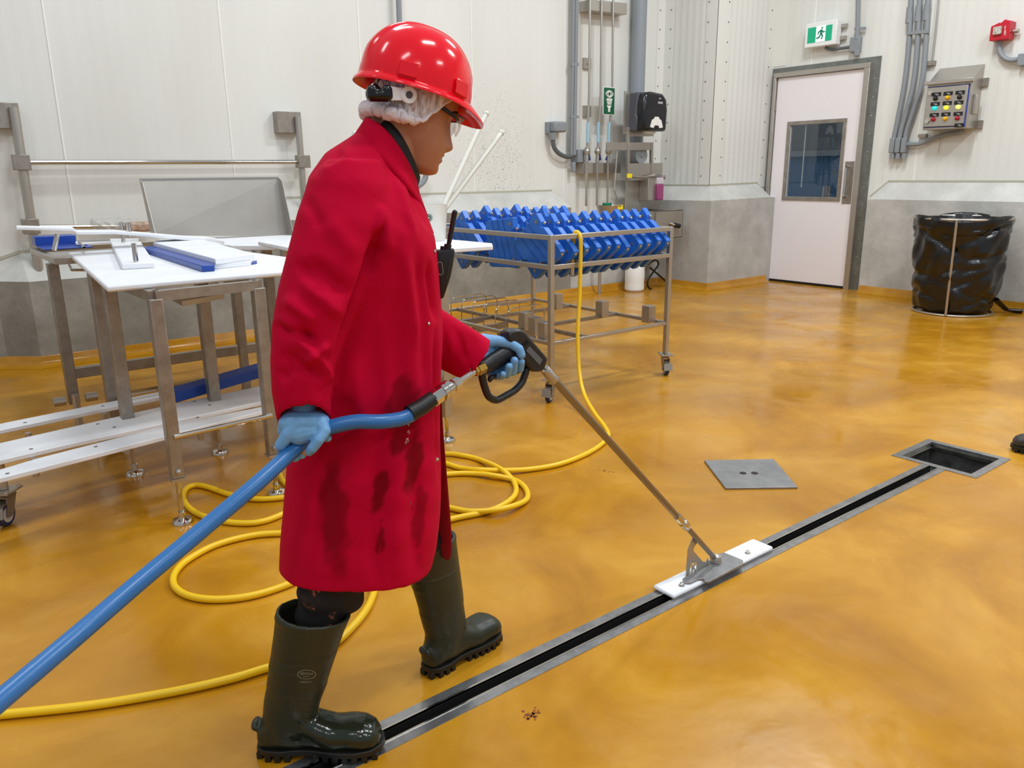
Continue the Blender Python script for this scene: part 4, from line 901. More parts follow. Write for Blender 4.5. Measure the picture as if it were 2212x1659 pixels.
# ================================================================== PERSON
AB = A(.87, 1.65, 0); _d = ray(800, 800); NV = nrm(A(_d[0], _d[1], 0)); RV = nrm(np.cross(NV, (0, 0, 1)))
def V(x, y, off=0): return plane(AB+NV*off, NV)(x, y)
per = thing('person', 'person in red hard hat and long red coat walking along the floor drain', 'person', (.87, 1.65, 0))
skin = mat('skin', 'b37c60', .5, bump=.04, bscale=200, Subsurface_Weight=.08)
# ---------------- head frame
ha, hp = math.radians(-14), math.radians(22)
hf = A(math.cos(ha)*math.cos(hp), math.sin(ha)*math.cos(hp), -math.sin(hp)); hl = A(-math.sin(ha), math.cos(ha), 0); hu = np.cross(hf, hl)
HCN = V(898, 234, .02)
def H(x, y, z): return HCN+hf*x+hl*y+hu*z
hp2 = math.radians(15.5); h2f = A(math.cos(ha)*math.cos(hp2), math.sin(ha)*math.cos(hp2), -math.sin(hp2)); h2u = np.cross(h2f, hl)
HC2 = V(905, 234, .02)
def H2(x, y, z): return HC2+h2f*x+hl*y+h2u*z
def HP(px, py, y0): return plane(H(0, y0, 0), hl)(px, py)       # where a sight line meets the head's side plane
def interp(t, xs, ys): return float(np.interp(t, xs, ys))
prof = [(-.131, .060, -.030, .018), (-.126, .080, -.012, .032), (-.118, .090, .0, .040), (-.108, .0925, .008, .045), (-.098, .090, .018, .050), (-.085, .0905, .03, .056), (-.07, .0915, .048, .062), (-.05, .089, .066, .067), (-.03, .086, .08, .071),
        (-.01, .083, .09, .074), (.01, .085, .096, .076), (.03, .089, .10, .077), (.05, .088, .10, .075), (.07, .08, .097, .070), (.09, .064, .086, .058), (.105, .04, .062, .04), (.113, .015, .03, .018)]
zs = [p[0] for p in prof]; g = MB(); rings = []; nz, nt = 110, 96
for i in range(nz):
    z = zs[0]+(zs[-1]-zs[0])*i/(nz-1); Fz, Bz, Wz = (interp(z, zs, [p[k] for p in prof]) for k in (1, 2, 3))
    nose = interp(z, [-.068, -.062, -.055, -.047, -.036, -.02, -.005, .008], [0, .011, .020, .024, .018, .011, .006, 0])
    lip = interp(z, [-.096, -.091, -.086, -.0815, -.079, -.0765, -.071, -.066], [0, .004, .0075, .004, -.003, .004, .007, .001])
    chin = interp(z, [-.127, -.115, -.10], [0, .003, 0]); ring = []
    ctr, hx = (Fz-Bz)/2, (Fz+Bz)/2
    for j in range(nt):
        a = 2*math.pi*j/nt; ca, sa = math.cos(a), math.sin(a); e = .84
        x = ctr+hx*math.copysign(abs(ca)**e, ca); y = Wz*math.copysign(abs(sa)**.92, sa)
        if ca > 0:
            sg = .0105+.004*math.exp(-((z+.053)/.012)**2)
            x += nose*math.exp(-(y/sg)**2)+lip*math.exp(-(y/.021)**2)+chin*math.exp(-(y/.016)**2)
            x -= .009*math.exp(-((abs(y)-.032)/.017)**2-((z+.004)/.013)**2)        # eye sockets
            x += .004*math.exp(-((abs(y)-.032)/.012)**2-((z+.005)/.006)**2)
            x += .004*math.exp(-((abs(y)-.03)/.02)**2-((z-.018)/.008)**2)         # brow
            x -= .004*math.exp(-((abs(y)-.025)/.01)**2-((z+.075)/.012)**2)
        ring.append(H(x, y, z))
    rings.append(ring)
g.loft(rings)
for s_ in (-1, 1):          # ears
    ec = H(-.012, s_*.077, -.008)
    g.sph(ec, (.017, .007, .031), 18, 12, hf, hl, hu)
    pts = [H(-.012+.019*math.cos(q)-.004*math.sin(q), s_*.086, -.006+.032*math.sin(q)) for q in np.linspace(-1.0, 3.9, 14)]
    g.tube(pts, .0042, 8); g.sph(H(-.006, s_*.083, -.036), .008, 10, 8)
g.chain([H(-.028, 0, -.03), V(850, 330, .0), V(835, 400, 0)], [.058, .052, .05], 20)      # neck
g.chain([V(832, 420, 0), V(790, 540, 0), V(788, 900, 0)], [.05, .12, .12], 20)            # trunk
for s_, pts in ((-1, [V(760, 430, -.15), V(700, 620, -.18), V(668, 850, -.2)]), (1, [V(830, 440, .15), V(895, 660, .14), V(1005, 770, .03)])):
    g.chain([V(800, 450, 0)]+pts, [.08, .055, .04, .022])
g.chain([V(788, 900, -.07), V(725, 1180, -.08), V(690, 1380, -.08)], [.075, .045, .035]); g.chain([V(800, 900, .07), V(900, 1100, .10), V(922, 1190, .12)], [.08, .045, .035])
me = remesh(g, .0026, 3, .5)
body = finish(me, 'body', skin, per)
# hair under the net, sideburn, brow
hair = mat('dark_hair', '16120f', .6)
g = MB(); rings = []
for i in range(14):
    z = -.05+.14*i/13; Fz, Bz, Wz = (interp(z, zs, [p[k] for p in prof]) for k in (1, 2, 3)); ring = []
    ctr, hx = (min(Fz, .07 if z > .02 else (.035+(z+.05)*.5) if z > 0 else .0+(z+.05)*.6)-Bz)/2, 0
    fr_ = min(Fz, .0 if z < -.02 else .02+(z+.02)*.7); ctr = (fr_-Bz)/2; hx = (fr_+Bz)/2+.006
    for j in range(48):
        a = 2*math.pi*j/48; ring.append(H(ctr+hx*math.cos(a), (Wz+.003)*math.sin(a), z))
    rings.append(ring)
g.loft(rings); g.build('hair', hair, per, smooth=180)
g = MB(); g.tube([H(.068, -.052, .016), H(.082, -.040, .021), H(.091, -.026, .018)], [.002, .0035, .002], 8); g.build('eyebrow', hair, per)
# ---------------- hair net
def net_mat():
    m = bpy.data.materials.new('hairnet_film'); m.use_nodes = True; nt = m.node_tree; N = nt.nodes; L = nt.links; b = N['Principled BSDF']
    b.inputs['Base Color'].default_value = (*lin('f6f0f3'), 1); b.inputs['Roughness'].default_value = .7
    tc = N.new('ShaderNodeTexCoord'); mp = N.new('ShaderNodeMapping'); mp.inputs['Scale'].default_value = (1, 1, .25); mp.inputs['Rotation'].default_value = (.5, .6, .3); L.new(tc.outputs['Object'], mp.inputs[0])
    n = N.new('ShaderNodeTexNoise'); n.inputs['Scale'].default_value = 60; n.inputs['Detail'].default_value = 5; n.inputs['Distortion'].default_value = 1.6; L.new(mp.outputs[0], n.inputs['Vector'])
    r = N.new('ShaderNodeMapRange'); L.new(n.outputs['Fac'], r.inputs[0]); r.inputs['From Min'].default_value = .4; r.inputs['From Max'].default_value = .62; r.inputs['To Min'].default_value = .22; r.inputs['To Max'].default_value = .85
    L.new(r.outputs[0], b.inputs['Alpha']); return m
g = MB(); rings = []; TH = np.linspace(math.radians(38), math.radians(322), 90)
def net(th, q, k=0):
    x = -.003+.095*math.cos(th); yy = .092*math.sin(th)
    zl = interp(x, [-.13, -.02, .0, .035, .075], [-.052, -.047, -.036, .02, .055]); z = zl+(.078-zl)*q
    sc = 1+.05*math.sin(math.pi*min(1, q*1.2))+.028*math.sin(th*19+q*7)*(1-q*.5)+.018*math.sin(th*41-q*11)+(.04 if x < -.05 else 0)*max(0, 1-q*1.6)*min(1, (-.05-x)/.04)
    return H(x*sc-.0, yy*sc, z+.002*math.sin(th*30))
for i in range(16):
    rings.append([net(th, i/15) for th in TH])
n = len(TH); vs = [p for r in rings for p in r]; fs = [(i*n+j, i*n+j+1, (i+1)*n+j+1, (i+1)*n+j) for i in range(15) for j in range(n-1)]
g.add(vs, fs); nm = net_mat(); hn = g.build('hairnet', nm, per, smooth=180, fix=False)
sm = hn.modifiers.new('thick', 'SOLIDIFY'); sm.thickness = .0006
g = MB(); pts = [net(th, .0) for th in TH]; rr = [.0035+.0115*max(0, min(1, (-.0-(p-HCN)@hf)/.05))*(1+.18*math.sin(i*1.1)+.12*math.sin(i*2.3)) for i, p in enumerate(pts)]
g.tube([p+hu*.3*r for p, r in zip(pts, rr)], rr, 14); g.build('elastic_edge', mat('hairnet_edge', 'efe4e8', .75, bump=.5, bscale=110, Alpha=.9), hn, smooth=180)
# ---------------- hard hat
hat = mat('hat_red', 'ee0a22', .14, Specular_IOR_Level=.42)
g = MB(); rings = []; CX = -.018; ZR = .022
nt = 180
def dome(th, ph, off=0):
    r = math.cos(ph); zz = math.sin(ph)
    x = CX+(.129+off)*math.cos(th)*r**.80; y = (.114+off)*math.sin(th)*r**.80; z = ZR+.012+(.132+off)*zz**1.0
    rib = .006/(1+math.exp((abs(y)-.026)/.0028))*min(1, 4*max(0, zz-.2))
    return H2(x, y, z+rib*zz+0)+hf*rib*math.cos(th)*r*.9
for i in range(34):
    ph = math.pi/2*(1-i/33)*.995
    rings.append([dome(2*math.pi*j/nt, ph) for j in range(nt)])
def rimpt(th, s_, dz=0):       # brim: s_ 0 at dome edge, 1 outer edge
    f_ = max(0, math.cos(th)); br = .008+.032*f_**2.2+.004*f_
    rx, ry = .129+br*s_, .114+(.010+.004*f_)*s_
    return H2(CX+rx*math.cos(th), ry*math.sin(th), ZR+.012-(.011+.020*f_**3)*s_**1.3+dz)
for s_ in (.25, .6, .95, 1.0): rings.append([rimpt(2*math.pi*j/nt, s_) for j in range(nt)])
for s_ in (1.0, .6, .05): rings.append([rimpt(2*math.pi*j/nt, s_, -.0045) for j in range(nt)])
for i in range(1, 12):
    ph = math.pi/2*i/11*.99; rings.append([dome(2*math.pi*j/nt, ph, -.004) for j in range(nt)])
g.loft(rings); hh = g.build('hard_hat', hat, per, smooth=50)
for (xa, xb, nm_) in ((-.085, -.05, 'accessory_slot'), (.035, .07, 'accessory_slot')):
    g = MB(); pts = []
    for xx in (xa, xb):
        th = -math.acos((xx-CX)/.129); pts.append(th)
    g.prism([dome(pts[0], .02, .008), dome(pts[1], .02, .008), dome(pts[1], .24, .0075), dome(pts[0], .24, .0075)], hl*.012); g.build(nm_, hat, hh, bevel=.0015)
# suspension: ratchet band, white clip, black pad
SY_ = -.098
g = MB(); q = HP(883, 205, SY_); g.cyl(q+hl*.004, q-hl*.003, .0175, 24); q2 = HP(886, 180, SY_+.006); g.prism([HP(873, 196, SY_), HP(895, 200, SY_), HP(893, 168, SY_), HP(880, 165, SY_)], hl*.004)
g.prism([HP(843, 186, SY_), HP(873, 190, SY_), HP(877, 217, SY_), HP(840, 217, SY_)], hl*.004); g.build('suspension_band', mat('band_white', 'e9e9ee', .3), hh, bevel=.001)
g = MB(); g.cyl(q-hl*.0032, q-hl*.0045, .0075, 20); g.build('band_socket', mat('socket_grey', '4a4a4c', .5), hh)
g = MB(); g.chain([HP(805, 196, SY_+.012), HP(806, 206, SY_+.012), HP(835, 206, SY_+.006), HP(836, 196, SY_+.004)], [.013, .013, .014, .012]); g.sph(HP(806, 200, SY_+.02), (.016, .014, .02), 14, 10, hf, hl, hu)
me = remesh(g, .002, 3); finish(me, 'ratchet_knob', mat('glossy_black', '0c0d0d', .15), hh)
# ---------------- safety glasses
gb = mat('glasses_black', '14141c', .3)
t = None
g = MB(); g.tube(spline([H(-.01, -.080, .012), H(.03, -.079, .010), H(.062, -.074, .006), H(.083, -.062, .003)], 5), .0028, 8, flat=(1.6, .8)); g.tube(spline([H(-.01, .080, .012), H(.03, .079, .010), H(.062, .074, .006), H(.083, .062, .003)], 5), .0028, 8, flat=(1.6, .8))
temples = g
g = MB(); g.tube([H(.082, -.066, .012), H(.098, -.052, .014), H(.107, -.012, .014), H(.107, .012, .014), H(.098, .052, .014), H(.082, .066, .012)], .0022, 8)
gs = g.build('safety_glasses', mat('glasses_blue', '262a5c', .3), per); each(temples, 'temple_arm', gb, gs)
for s_ in (-1, 1):
    g = MB(); rings = []
    for i in range(9):
        a = i/8; y = s_*(.010+.058*a); x = .108-.028*a**2.2; rings.append((x, y, a))
    vs = []; 
    for (x, y, a) in rings:
        for k in range(7):
            v = k/6*2-1; zz = -.006+v*.021*math.sqrt(max(.05, 1-(2*a-1)**4*.6)); vs.append(H(x-.004*v*v, y, zz))
    g.add(vs, [(i*7+k, i*7+k+1, (i+1)*7+k+1, (i+1)*7+k) for i in range(8) for k in range(6)])
    o = g.build('lens', mat('clear_lens', 'dfe3ea', .03, Alpha=.28, Specular_IOR_Level=1.0), gs, smooth=180)
    q = o.modifiers.new('s', 'SOLIDIFY'); q.thickness = .002
# ---------------- neck gaiter
gm = mat('black_jersey', '0d0d10', .75, c2='17171b', vscale=60, bump=.2, bscale=250)
g = MB(); rings = []
GR = [((816, 258), (903, 372), .060), ((812, 272), (908, 388), .066), ((806, 290), (903, 405), .070), ((800, 310), (905, 430), .074), ((795, 330), (915, 470), .078)]
for (l_, r_, hd) in GR:
    a, b_ = V(*l_, .01), V(*r_, .01); c0 = (a+b_)/2; u = (b_-a)/2
    rings.append([c0+u*math.cos(q)*(1+.015*math.sin(5*q))+(NV-A(0, 0, .42))*hd*math.sin(q)+A(0, 0, .004*math.sin(3*q+len(rings))) for q in np.linspace(0, 2*math.pi, 41)[:-1]])
inner = [[c+(p-c)*.93 for p in r for c in [sum(r)/len(r)]] for r in (rings[0], rings[1])]
g.loft([inner[1], inner[0]]+rings); gt = g.build('neck_gaiter', gm, per, smooth=180)
g = MB(); q0, q1 = V(868, 318, -.062), V(872, 308, -.05); g.tube([V(859, 318, -.052), V(873, 308, -.040)], .0016, 6); g.build('silver_trim', steel, gt)
g = MB(); g.tube([V(893, 371, -.0), V(894, 386, 0), V(895, 395, 0)], [.0015, .0045, .004], 8); g.build('zip_pull', blackp, gt)
# ---------------- coat
coatm = mat('red_coat', 'c40030', .9, c2='ba002b', vscale=3, bump=.06, bscale=350, Specular_IOR_Level=.12)
g = MB()
TR = [((800, 268), (903, 425), .066, -.25), ((780, 282), (920, 465), .082, -.2), ((742, 306), (930, 490), .13, -.05), ((703, 330), (938, 512), .175, 0), ((668, 380), (941, 538), .20, 0), ((652, 440), (944, 565), .20, 0),
      ((642, 520), (948, 605), .19, 0), ((634, 600), (952, 655), .18, 0), ((630, 700), (955, 715), .175, 0), ((630, 800), (951, 805), .175, 0), ((628, 900), (950, 905), .175, 0),
      ((620, 1000), (952, 1008), .18, -.03), ((613, 1090), (950, 1100), .185, -.07), ((606, 1170), (941, 1175), .19, -.1), ((604, 1222), (931, 1215), .19, -.12)]
def sring(l_, r_, hd, tz, off=0, n=64, ex=.85):
    a, b_ = V(*l_, off), V(*r_, off); c0 = (a+b_)/2; u = (b_-a)/2; w_ = NV+A(0, 0, tz); out = []
    for q in np.linspace(0, 2*math.pi, n+1)[:-1]:
        cq, sq = math.cos(q), math.sin(q); out.append(c0+u*math.copysign(abs(cq)**ex, cq)+w_*hd*math.copysign(abs(sq)**ex, sq))
    return out
rings = [sring(*r) for r in TR]
last = rings[-1]; c0 = sum(last)/len(last)
i1 = [c0+(p-c0)*.90 for p in last]; i2 = [p+A(0, 0, .14) for p in [c0+(p-c0)*.86 for p in last]]
g.loft(rings+[i1, i2])
# near sleeve
SL = [((705, 345), (825, 345), -.09, .09), ((668, 385), (842, 400), -.11, .10), ((642, 460), (838, 480), -.135, .10), ((622, 540), (815, 560), -.155, .095), ((601, 620), (785, 650), -.17, .088), ((588, 700), (752, 730), -.18, .08),
      ((584, 780), (724, 800), -.19, .07), ((587, 850), (716, 860), -.20, .062), ((599, 916), (716, 905), -.205, .056)]
rings = [sring(l_, r_, hd, (0, 0, 0, 0, 0, 0, -.2, -.5, -.95)[i], off, 40, .92) for i, (l_, r_, off, hd) in enumerate(SL)]
last = rings[-1]; c0 = sum(last)/len(last); rings += [[c0+(p-c0)*.84 for p in last], [c0+(p-c0)*.80+A(0, 0, .05) for p in last]]
g.loft(rings)
# far sleeve
FS = [((870, 520), (850, 660), .15, .07), ((910, 590), (890, 730), .13, .07), ((950, 665), (935, 790), .10, .062), ((992, 692), (965, 803), .07, .058), ((1030, 715), (985, 814), .025, .058), ((1061, 736), (1001, 818), -.006, .058)]
rings = [sring(l_, r_, hd, 0, off, 36, .95) for (l_, r_, off, hd) in FS]
last = rings[-1]; c0 = sum(last)/len(last); rings += [[c0+(p-c0)*.82 for p in last], [c0+(p-c0)*.70-RV*.010 for p in last]]
g.loft(rings)
me = remesh(g, .006, 7, .5); co, no = coords(me); pp = proj(co); vd = nrm(FWD); face = -(no@NV)
def crease(x0, y0, x1, y1, w_, dpt, endf=.25):
    a = A(x0, y0); b_ = A(x1, y1); L_ = np.linalg.norm(b_-a); t = (b_-a)/L_; r = pp-a; s_ = r@t; d_ = r[:, 0]*(-t[1])+r[:, 1]*t[0]
    e = np.clip(s_/(endf*L_), 0, 1)*np.clip((L_-s_)/(endf*L_), 0, 1)
    return dpt*np.exp(-(d_/w_)**2)*e*np.clip(face*2, 0, 1)
dsp = np.zeros(len(co))
for c in [  # valleys negative, ridges positive (pixels in the picture, metres of cloth)
    (832, 470, 720, 800, 9, -.016), (824, 520, 800, 600, 7, -.008), (812, 505, 822, 440, 8, .006), (826, 440, 842, 560, 14, .006),
    (590, 700, 690, 740, 12, -.012), (600, 680, 700, 780, 14, .010), (605, 760, 700, 820, 14, -.010), (640, 700, 712, 790, 10, -.008), (650, 790, 712, 740, 9, .009), (690, 760, 714, 830, 8, .008),
    (660, 560, 760, 640, 16, -.009), (650, 600, 745, 690, 16, .008), (640, 560, 700, 640, 12, -.006), (700, 470, 780, 560, 22, .005),
    (610, 640, 690, 700, 14, .008), (600, 820, 640, 790, 12, -.006), (745, 330, 700, 360, 9, -.005), (770, 320, 690, 380, 16, .004), (655, 420, 700, 500, 14, -.004),
    (870, 520, 905, 760, 14, .006), (900, 500, 925, 900, 12, -.006), (850, 620, 880, 1000, 22, -.006), (815, 700, 800, 1150, 26, -.007), (770, 760, 790, 1000, 22, .006),
    (745, 1000, 735, 1250, 20, .007), (700, 1000, 690, 1240, 18, -.006), (860, 960, 850, 1250, 22, .006), (900, 980, 895, 1250, 16, -.006), (800, 1100, 810, 1270, 16, -.004),
    (740, 850, 760, 940, 20, -.008), (941, 700, 950, 1050, 5, -.012), (925, 560, 943, 700, 6, -.008), (850, 380, 900, 520, 8, .006), (880, 400, 930, 500, 5, -.006),
    (980, 700, 1010, 790, 8, -.008), (1000, 690, 1045, 740, 8, .006), (960, 700, 985, 780, 9, .007), (1010, 740, 1000, 800, 8, .005)]:
    dsp += crease(*c)*(1.75 if c[0] < 950 else .5)
# seams
for c in [(695, 960, 672, 1262, 2.2, -.0022, .02), (605, 1215, 730, 1262, 2, -.001, .05), (600, 880, 716, 876, 2, -.0015, .02), (745, 335, 690, 420, 2, -.0015, .05), (733, 372, 826, 440, 2, -.001, .1)]: dsp += crease(*c)
dsp += .0012*np.sin(co[:, 2]*46+co[:, 0]*25+3*np.sin(co[:, 2]*9))*np.clip(face*2, 0, 1)
co += no*dsp[:, None]; me.vertices.foreach_set('co', co.ravel()); me.update()
coat = finish(me, 'coat', coatm, per)
# wet stains: soaked patches of cloth, kept as a soft mask on the mesh
coatw = bpy.data.materials.new('red_coat_stained'); coatw.use_nodes = True; N = coatw.node_tree.nodes; L = coatw.node_tree.links; b = N['Principled BSDF']
b.inputs['Roughness'].default_value = .88; b.inputs['Specular IOR Level'].default_value = .12
at_ = N.new('ShaderNodeAttribute'); at_.attribute_name = 'wet'; mx = N.new('ShaderNodeMix'); mx.data_type = 'RGBA'
mx.inputs['A'].default_value = (*lin('c0002f'), 1); mx.inputs['B'].default_value = (*lin('7c0010'), 1); L.new(at_.outputs['Fac'], mx.inputs['Factor']); L.new(mx.outputs['Result'], b.inputs['Base Color'])
tc = N.new('ShaderNodeTexCoord'); n1 = N.new('ShaderNodeTexNoise'); n1.inputs['Scale'].default_value = 350; L.new(tc.outputs['Object'], n1.inputs['Vector'])
bp = N.new('ShaderNodeBump'); bp.inputs['Strength'].default_value = .06; bp.inputs['Distance'].default_value = .01; L.new(n1.outputs['Fac'], bp.inputs['Height']); L.new(bp.outputs[0], b.inputs['Normal'])
me.materials[0] = coatw
co, no = coords(me); pc_ = proj(co+A(*LOC['person'])); wetv = np.zeros(len(co))
wob = 7*np.sin(pc_[:, 0]*.11+pc_[:, 1]*.05)+6*np.sin(pc_[:, 1]*.083-pc_[:, 0]*.03)+3*np.sin(pc_[:, 1]*.21+pc_[:, 0]*.17)
for (x, y, a, b_, ang, k) in [(868, 870, 32, 52, .2, .75), (862, 935, 24, 42, .1, .8), (893, 985, 18, 72, .1, .9), (722, 1110, 30, 120, -.06, .7), (822, 1060, 17, 42, .05, .9), (905, 1120, 13, 85, .03, .6), (822, 1155, 7, 32, 0, .8), (760, 950, 40, 60, .3, .25), (700, 640, 10, 10, 0, 0), (735, 1000, 30, 70, 0, .35)]:
    dx = pc_[:, 0]-x; dy = pc_[:, 1]-y; u = dx*math.cos(ang)+dy*math.sin(ang); v = -dx*math.sin(ang)+dy*math.cos(ang)
    r = np.sqrt(((np.abs(u)+wob*.5)/a)**2+((np.abs(v)+wob)/b_)**2)
    wetv = np.maximum(wetv, k*np.clip((1.22-r)/.45, 0, 1)*(no@NV < -.1))
at = me.attributes.new('wet', 'FLOAT', 'POINT'); at.data.foreach_set('value', wetv)
# far flap of the open coat
g = MB(); pts = [(940, 690, -.0), (955, 800, .0), (957, 900, .0), (966, 1000, .02), (972, 1080, .04), (979, 1150, .05), (978, 1224, .06)]
inn = [(915, 690, .06), (915, 800, .06), (915, 900, .06), (915, 1000, .08), (918, 1080, .09), (925, 1150, .11), (938, 1185, .12)]
n = len(pts); outer = [V(x, y, o) for x, y, o in pts]; inner = [V(x, y, o) for x, y, o in inn]; mid = [(a+b_)/2+NV*.012+A(0, 0, -.01 if i == n-1 else 0) for i, (a, b_) in enumerate(zip(outer, inner))]
g.add(outer+mid+inner, [(i, i+1, n+i+1, n+i) for i in range(n-1)]+[(n+i, n+i+1, 2*n+i+1, 2*n+i) for i in range(n-1)])
fl_ = g.build('open_flap', mat('red_coat_lining', 'a0021f', .85), coat, smooth=180, fix=False); q = fl_.modifiers.new('s', 'SOLIDIFY'); q.thickness = .004; q = fl_.modifiers.new('ss', 'SUBSURF'); q.levels = q.render_levels = 1
# collar and lapel
g = MB()
CR = [((803, 270), (898, 400), .069), ((788, 262), (900, 402), .078), ((778, 278), (905, 425), .088), ((768, 292), (915, 452), .098), ((762, 300), (922, 470), .105)]
rings = []
for k, (l_, r_, hd) in enumerate(CR):
    a, b_ = V(*l_, .005), V(*r_, .005); c0 = (a+b_)/2; u = (b_-a)/2
    rings.append([c0+u*math.cos(q)+(NV-A(0, 0, .30-.05*k))*hd*math.sin(q)+A(0, 0, .006)*math.sin(q)**2 for q in np.linspace(.12, 2*math.pi-.12, 56)])
n = 56; vs = [p for r in rings for p in r]; g.add(vs, [(i*n+j, i*n+j+1, (i+1)*n+j+1, (i+1)*n+j) for i in range(len(rings)-1) for j in range(n-1)])
cl = g.build('collar', coatm, coat, smooth=180, fix=False); q = cl.modifiers.new('s', 'SOLIDIFY'); q.thickness = .003
g = MB(); lp = [(852, 330, -.085), (878, 352, -.07), (905, 420, -.05), (925, 470, -.035), (938, 505, -.02), (918, 492, -.062), (893, 440, -.085)]
g.prism([V(*p) for p in lp], NV*.004); lap = g.build('lapel', coatm, coat, bevel=.0015)
g = MB(); g.prism([V(*p) for p in [(899, 450, .0), (921, 462, .03), (919, 500, .03), (946, 545, .04), (936, 555, .0)]], NV*.005); g.build('far_lapel', coatm, coat)
# ---- decal helper: real thin shapes laid on a surface
def bvh_of(obj, base):
    me_ = obj.data; return BVHTree.FromPolygons([tuple(A(*v.co)+A(*base)) for v in me_.vertices], [tuple(p.vertices) for p in me_.polygons])
def lay(bvh, x, y, lift=.0008):
    d_ = nrm(ray(x, y)); loc_, nr, i_, ds = bvh.ray_cast(Vector(CAM), Vector(d_))
    if loc_ is None: return None
    nr = A(*nr); nr = -nr if nr@d_ > 0 else nr
    return A(*loc_)+nr*lift
cb = bvh_of(coat, LOC['person'])
for (x, y, r) in ((942, 992, .0055),):
    q = lay(cb, x, y, .002); 
    if q is not None: g = MB(); g.sph(q, (r, r, r*.6), 14, 8); g.tube(arc(q-NV*.003, .004, 0, 360, 12, RV, (0, 0, 1)), .0012, 6); g.build('snap_button', chrome, coat)
for (x, y) in ((958, 986), (925, 699), (938, 543)):
    q = lay(cb, x, y, .001)
    if q is not None: g = MB(); g.sph(q, .004, 10, 6); g.build('snap_button', chrome, coat)
g = MB(); 
for (x, y) in ((885, 1086), (892, 1093)): 
    q = lay(cb, x, y, .001)
    if q is not None: g.sph(q, (.002, .002, .006), 8, 5)
if g.v: g.build('water_drop', mat('water', 'ffffff', .02, Transmission_Weight=1.0), coat)
# ---------------- trousers
tm = bpy.data.materials.new('stained_trousers'); tm.use_nodes = True; N = tm.node_tree.nodes; L = tm.node_tree.links; b = N['Principled BSDF']; b.inputs['Roughness'].default_value = .8
tc = N.new('ShaderNodeTexCoord'); n1 = N.new('ShaderNodeTexNoise'); n1.inputs['Scale'].default_value = 22; n1.inputs['Detail'].default_value = 4; n1.inputs['Distortion'].default_value = .5; L.new(tc.outputs['Object'], n1.inputs['Vector'])
r1 = N.new('ShaderNodeValToRGB'); L.new(n1.outputs['Fac'], r1.inputs[0]); e = r1.color_ramp.elements; e[0].position = .52; e[0].color = (*lin('1d1614'), 1); e[1].position = .66; e[1].color = (*lin('b0664a'), 1); e.new(.61).color = (*lin('3a241c'), 1)
L.new(r1.outputs[0], b.inputs['Base Color'])
def leg(rows, off):
    rings = [sring(l_, r_, hd, 0, off+do, 36, .95) for (l_, r_, hd, do) in rows]; g = MB(); g.loft(rings); me = remesh(g, .005, 3); co, no = coords(me)
    co += no*(.004*np.sin(co[:, 2:]*90+co[:, :1]*30)+.003*np.sin(co[:, 2:]*50-co[:, 1:2]*70)); me.vertices.foreach_set('co', co.ravel()); return me
finish(leg([((690, 1090), (790, 1090), .06, 0), ((665, 1180), (795, 1200), .065, 0), ((645, 1240), (794, 1262), .068, 0), ((640, 1290), (776, 1305), .062, .0), ((642, 1335), (735, 1340), .052, .0), ((640, 1400), (700, 1400), .04, 0)], -.08), 'trousers', tm, per)
finish(leg([((800, 1050), (950, 1060), .09, 0), ((865, 1130), (955, 1130), .06, 0), ((885, 1190), (950, 1190), .045, 0)], .11), 'trousers', tm, per)
